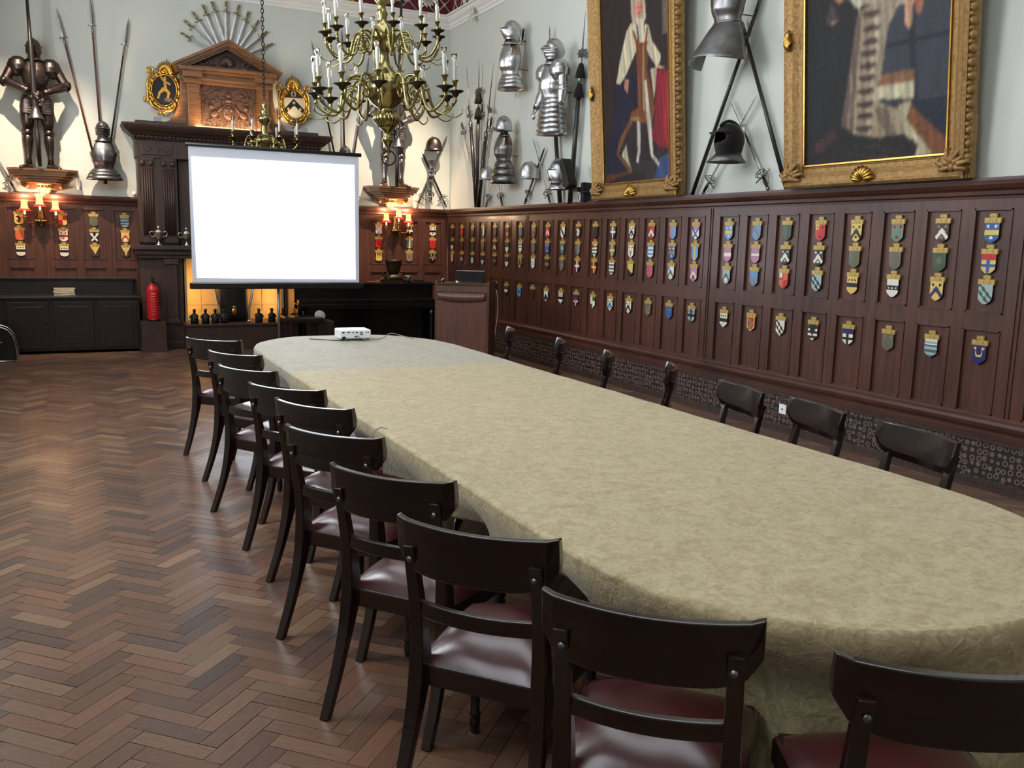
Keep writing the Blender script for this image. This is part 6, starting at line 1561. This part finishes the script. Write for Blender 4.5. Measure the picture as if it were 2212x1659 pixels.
# lectern, laptop, microphone
LY = 10.0; a0, a1 = onY(943, 606, LY), onY(1046, 612, LY); lw = .325; lz = a0.z-.01; LA = -.62
lcx, lcy = (a0.x+a1.x)/2+.17, LY+.22
def lec(x, y, z): return (lcx+x*math.cos(LA)-y*math.sin(LA), lcy+x*math.sin(LA)+y*math.cos(LA), z)
t = thing('lectern', 'brown wooden lectern beyond the far end of the table', 'lectern', (lcx, lcy, 0), LA)
lm = woodmat('lectern_veneer', srgb(70, 38, 25), srgb(98, 58, 38), .45, .1)
b = MB(); b.b2(-lw, lw, -.25, -.225, .03, lz-.02); b.build('front_panel', lm, t)
for s in (-1, 1): b = MB(); b.b2(s*lw-.012, s*lw+.012, -.25, .2, 0, lz); b.build('side_panel', lm, t)
b = MB(); b.b2(-lw+.012, lw-.012, -.25, .2, lz-.06, lz-.03); b.b2(-lw, lw, -.262, -.25, lz-.13, lz-.118); b.build('top', lm, t)
b = MB(); b.surf(lambda u, v: ((u-.5)*lw*1.86, -.256, lz-.14-.09*v-.03*(1-(2*u-1)**2)*v), 16, 2); b.build('curved_apron', lm, t, solid=.008)
t = thing('laptop', 'dark laptop with raised lid on the lectern top', 'laptop', lec(.02, .03, lz-.028), LA+.05)
b = MB(); b.b2(-.18, .18, -.12, .12, 0, .018); b.build('base', blackpl, t, bevel=.003)
b = MB(); b.box((0, .13, .075), (.36, .008, .13), Matrix.Rotation(-.25, 3, 'X')); b.build('lid', velvet, t); b = MB(); b.box((0, .146, .142), (.36, .010, .006), Matrix.Rotation(-.25, 3, 'X')); b.build('lid_edge', steel_dk, t)
t = thing('gooseneck_microphone', 'thin gooseneck microphone with bright foot on the lectern', 'microphone', lec(-.07, -.18, lz-.028), LA)
b = MB(); b.lathe([(.03, 0), (.03, .02), (.012, .03)], 14); b.ell((-.01, -.02, .025), (.012, .01, .012), 8, 5); b.build('base', silver, t)
b = MB(); b.tube(bez([(0, 0, .02), (.03, 0, .10), (.07, -.01, .19), (.10, -.02, .235)], 6), .0035, 6); b.build('gooseneck', blackpl, t); b = MB(); b.ell((.108, -.022, .245), (.018, .014, .014), 10, 6, Matrix.Rotation(-.7, 3, 'Y')); b.build('capsule', blackpl, t)
b = MB(); b.tube(bez([(-.02, 0, 0), (-.02, 0, .03), (0, 0, .05), (.02, 0, .035), (.02, 0, 0)], 4), .006, 6); tag(b.build('trinket', silver, loc=lec(-.27, -.1, lz-.028)), 'small shiny bent object at the left corner of the lectern', 'trinket')
# plug and lead on the right panelling
P = RIGHT.P(1070, 613, .03); t = thing('wall_plug', 'black plug box high on the panelling behind the lectern', 'plug', (XR-.022, P.y, P.z), -PI/2)
b = MB(); b.b2(-.05, .05, -.05, 0, -.075, .0); b.build('adaptor', blackpl, t, bevel=.006); b = MB(); b.b2(-.05, .05, -.012, 0, .01, .045); b.build('socket_plate', plategold, t)
y_ = P.y; z_ = P.z
cable([(XR-.075, y_, z_-.065), (XR-.08, y_-.08, z_-.06), (XR-.075, y_-.16, z_-.12), (XR-.07, y_-.19, z_-.3), (XR-.085, y_-.20, z_-.5), (XR-.10, y_-.19, z_-.65), (XR-.11, y_-.15, z_-.9), (XR-.11, y_-.12, .012)], .006, 'pale lead hanging from the black plug down to the floor', mat('pale_cable', srgb(170, 160, 150), .5))
P = RIGHT.P(1689, 884, .05); t = thing('floor_socket', 'white square socket plate set in the low pierced grille', 'socket', (XR-.036, P.y, P.z), -PI/2)
b = MB(); b.b2(-.043, .043, -.010, 0, -.043, .043); b.build('plate', whitepl, t, bevel=.003); b = MB(); b.lathe([(.001, 0), (.009, 0), (.009, .003), (.001, .003)], 12, (0, -.010, 0), (0, -1, 0)); b.build('outlet', blackpl, t)
# white plaster sprays on the frieze
plast = mat('white_plaster_leaf', srgb(206, 200, 190), .7)
def spray(wall, px, label, n, sp, drop=0):
    P = wall.P(px, 8, .08); loc = (P.x, YB-.05, ZC+.38) if wall is BACK else (XR-.06, P.y, ZC+.30)
    t = thing('plaster_ornament', label, 'ornament', loc, wall.rz, 'plaster ornaments on the frieze'); rg = random.Random(n)
    b = MB(); b.ell((0, -.04, 0), (.12, .05, .15), 14, 8); b.ell((0, -.09, .02), (.06, .03, .08), 10, 6); b.build('shield_boss', gilt if wall is BACK else plast, t)
    b = MB()
    for s in (-1, 1):
        P1 = bez([(s*.1, -.02, -.08), (s*sp*.5, -.03, .08), (s*sp*.8, -.03, -.02), (s*sp, -.02, .06)], 10); b.tube(P1, .010, 5)
        for k in range(2, len(P1)-1, 1):
            p = P1[k]; a = rg.uniform(-1, 1)+(1.2 if k % 2 else -1.2)
            b.ell((p.x+.035*s*math.cos(a), p.y-.012, p.z+.05*math.sin(a)), (.042, .010, .018), 7, 4, Matrix.Rotation(-a*s, 3, 'Y'))
    for k in range(8 if drop else 0): b.ell((rg.uniform(-.09, .09), -.05, -.15-rg.uniform(0, drop)), (.045, .02, .03), 7, 4, Matrix.Rotation(rg.uniform(0, 3), 3, 'Y'))
    b.build('leaf_scrolls', plast, t)
spray(BACK, 842, 'white leaf scrolls either side of a gilt boss behind the chandelier stem', 3, .75)
spray(RIGHT, 1022, 'white plaster crest with hanging leaves on the right-hand cornice', 8, .35, .22)
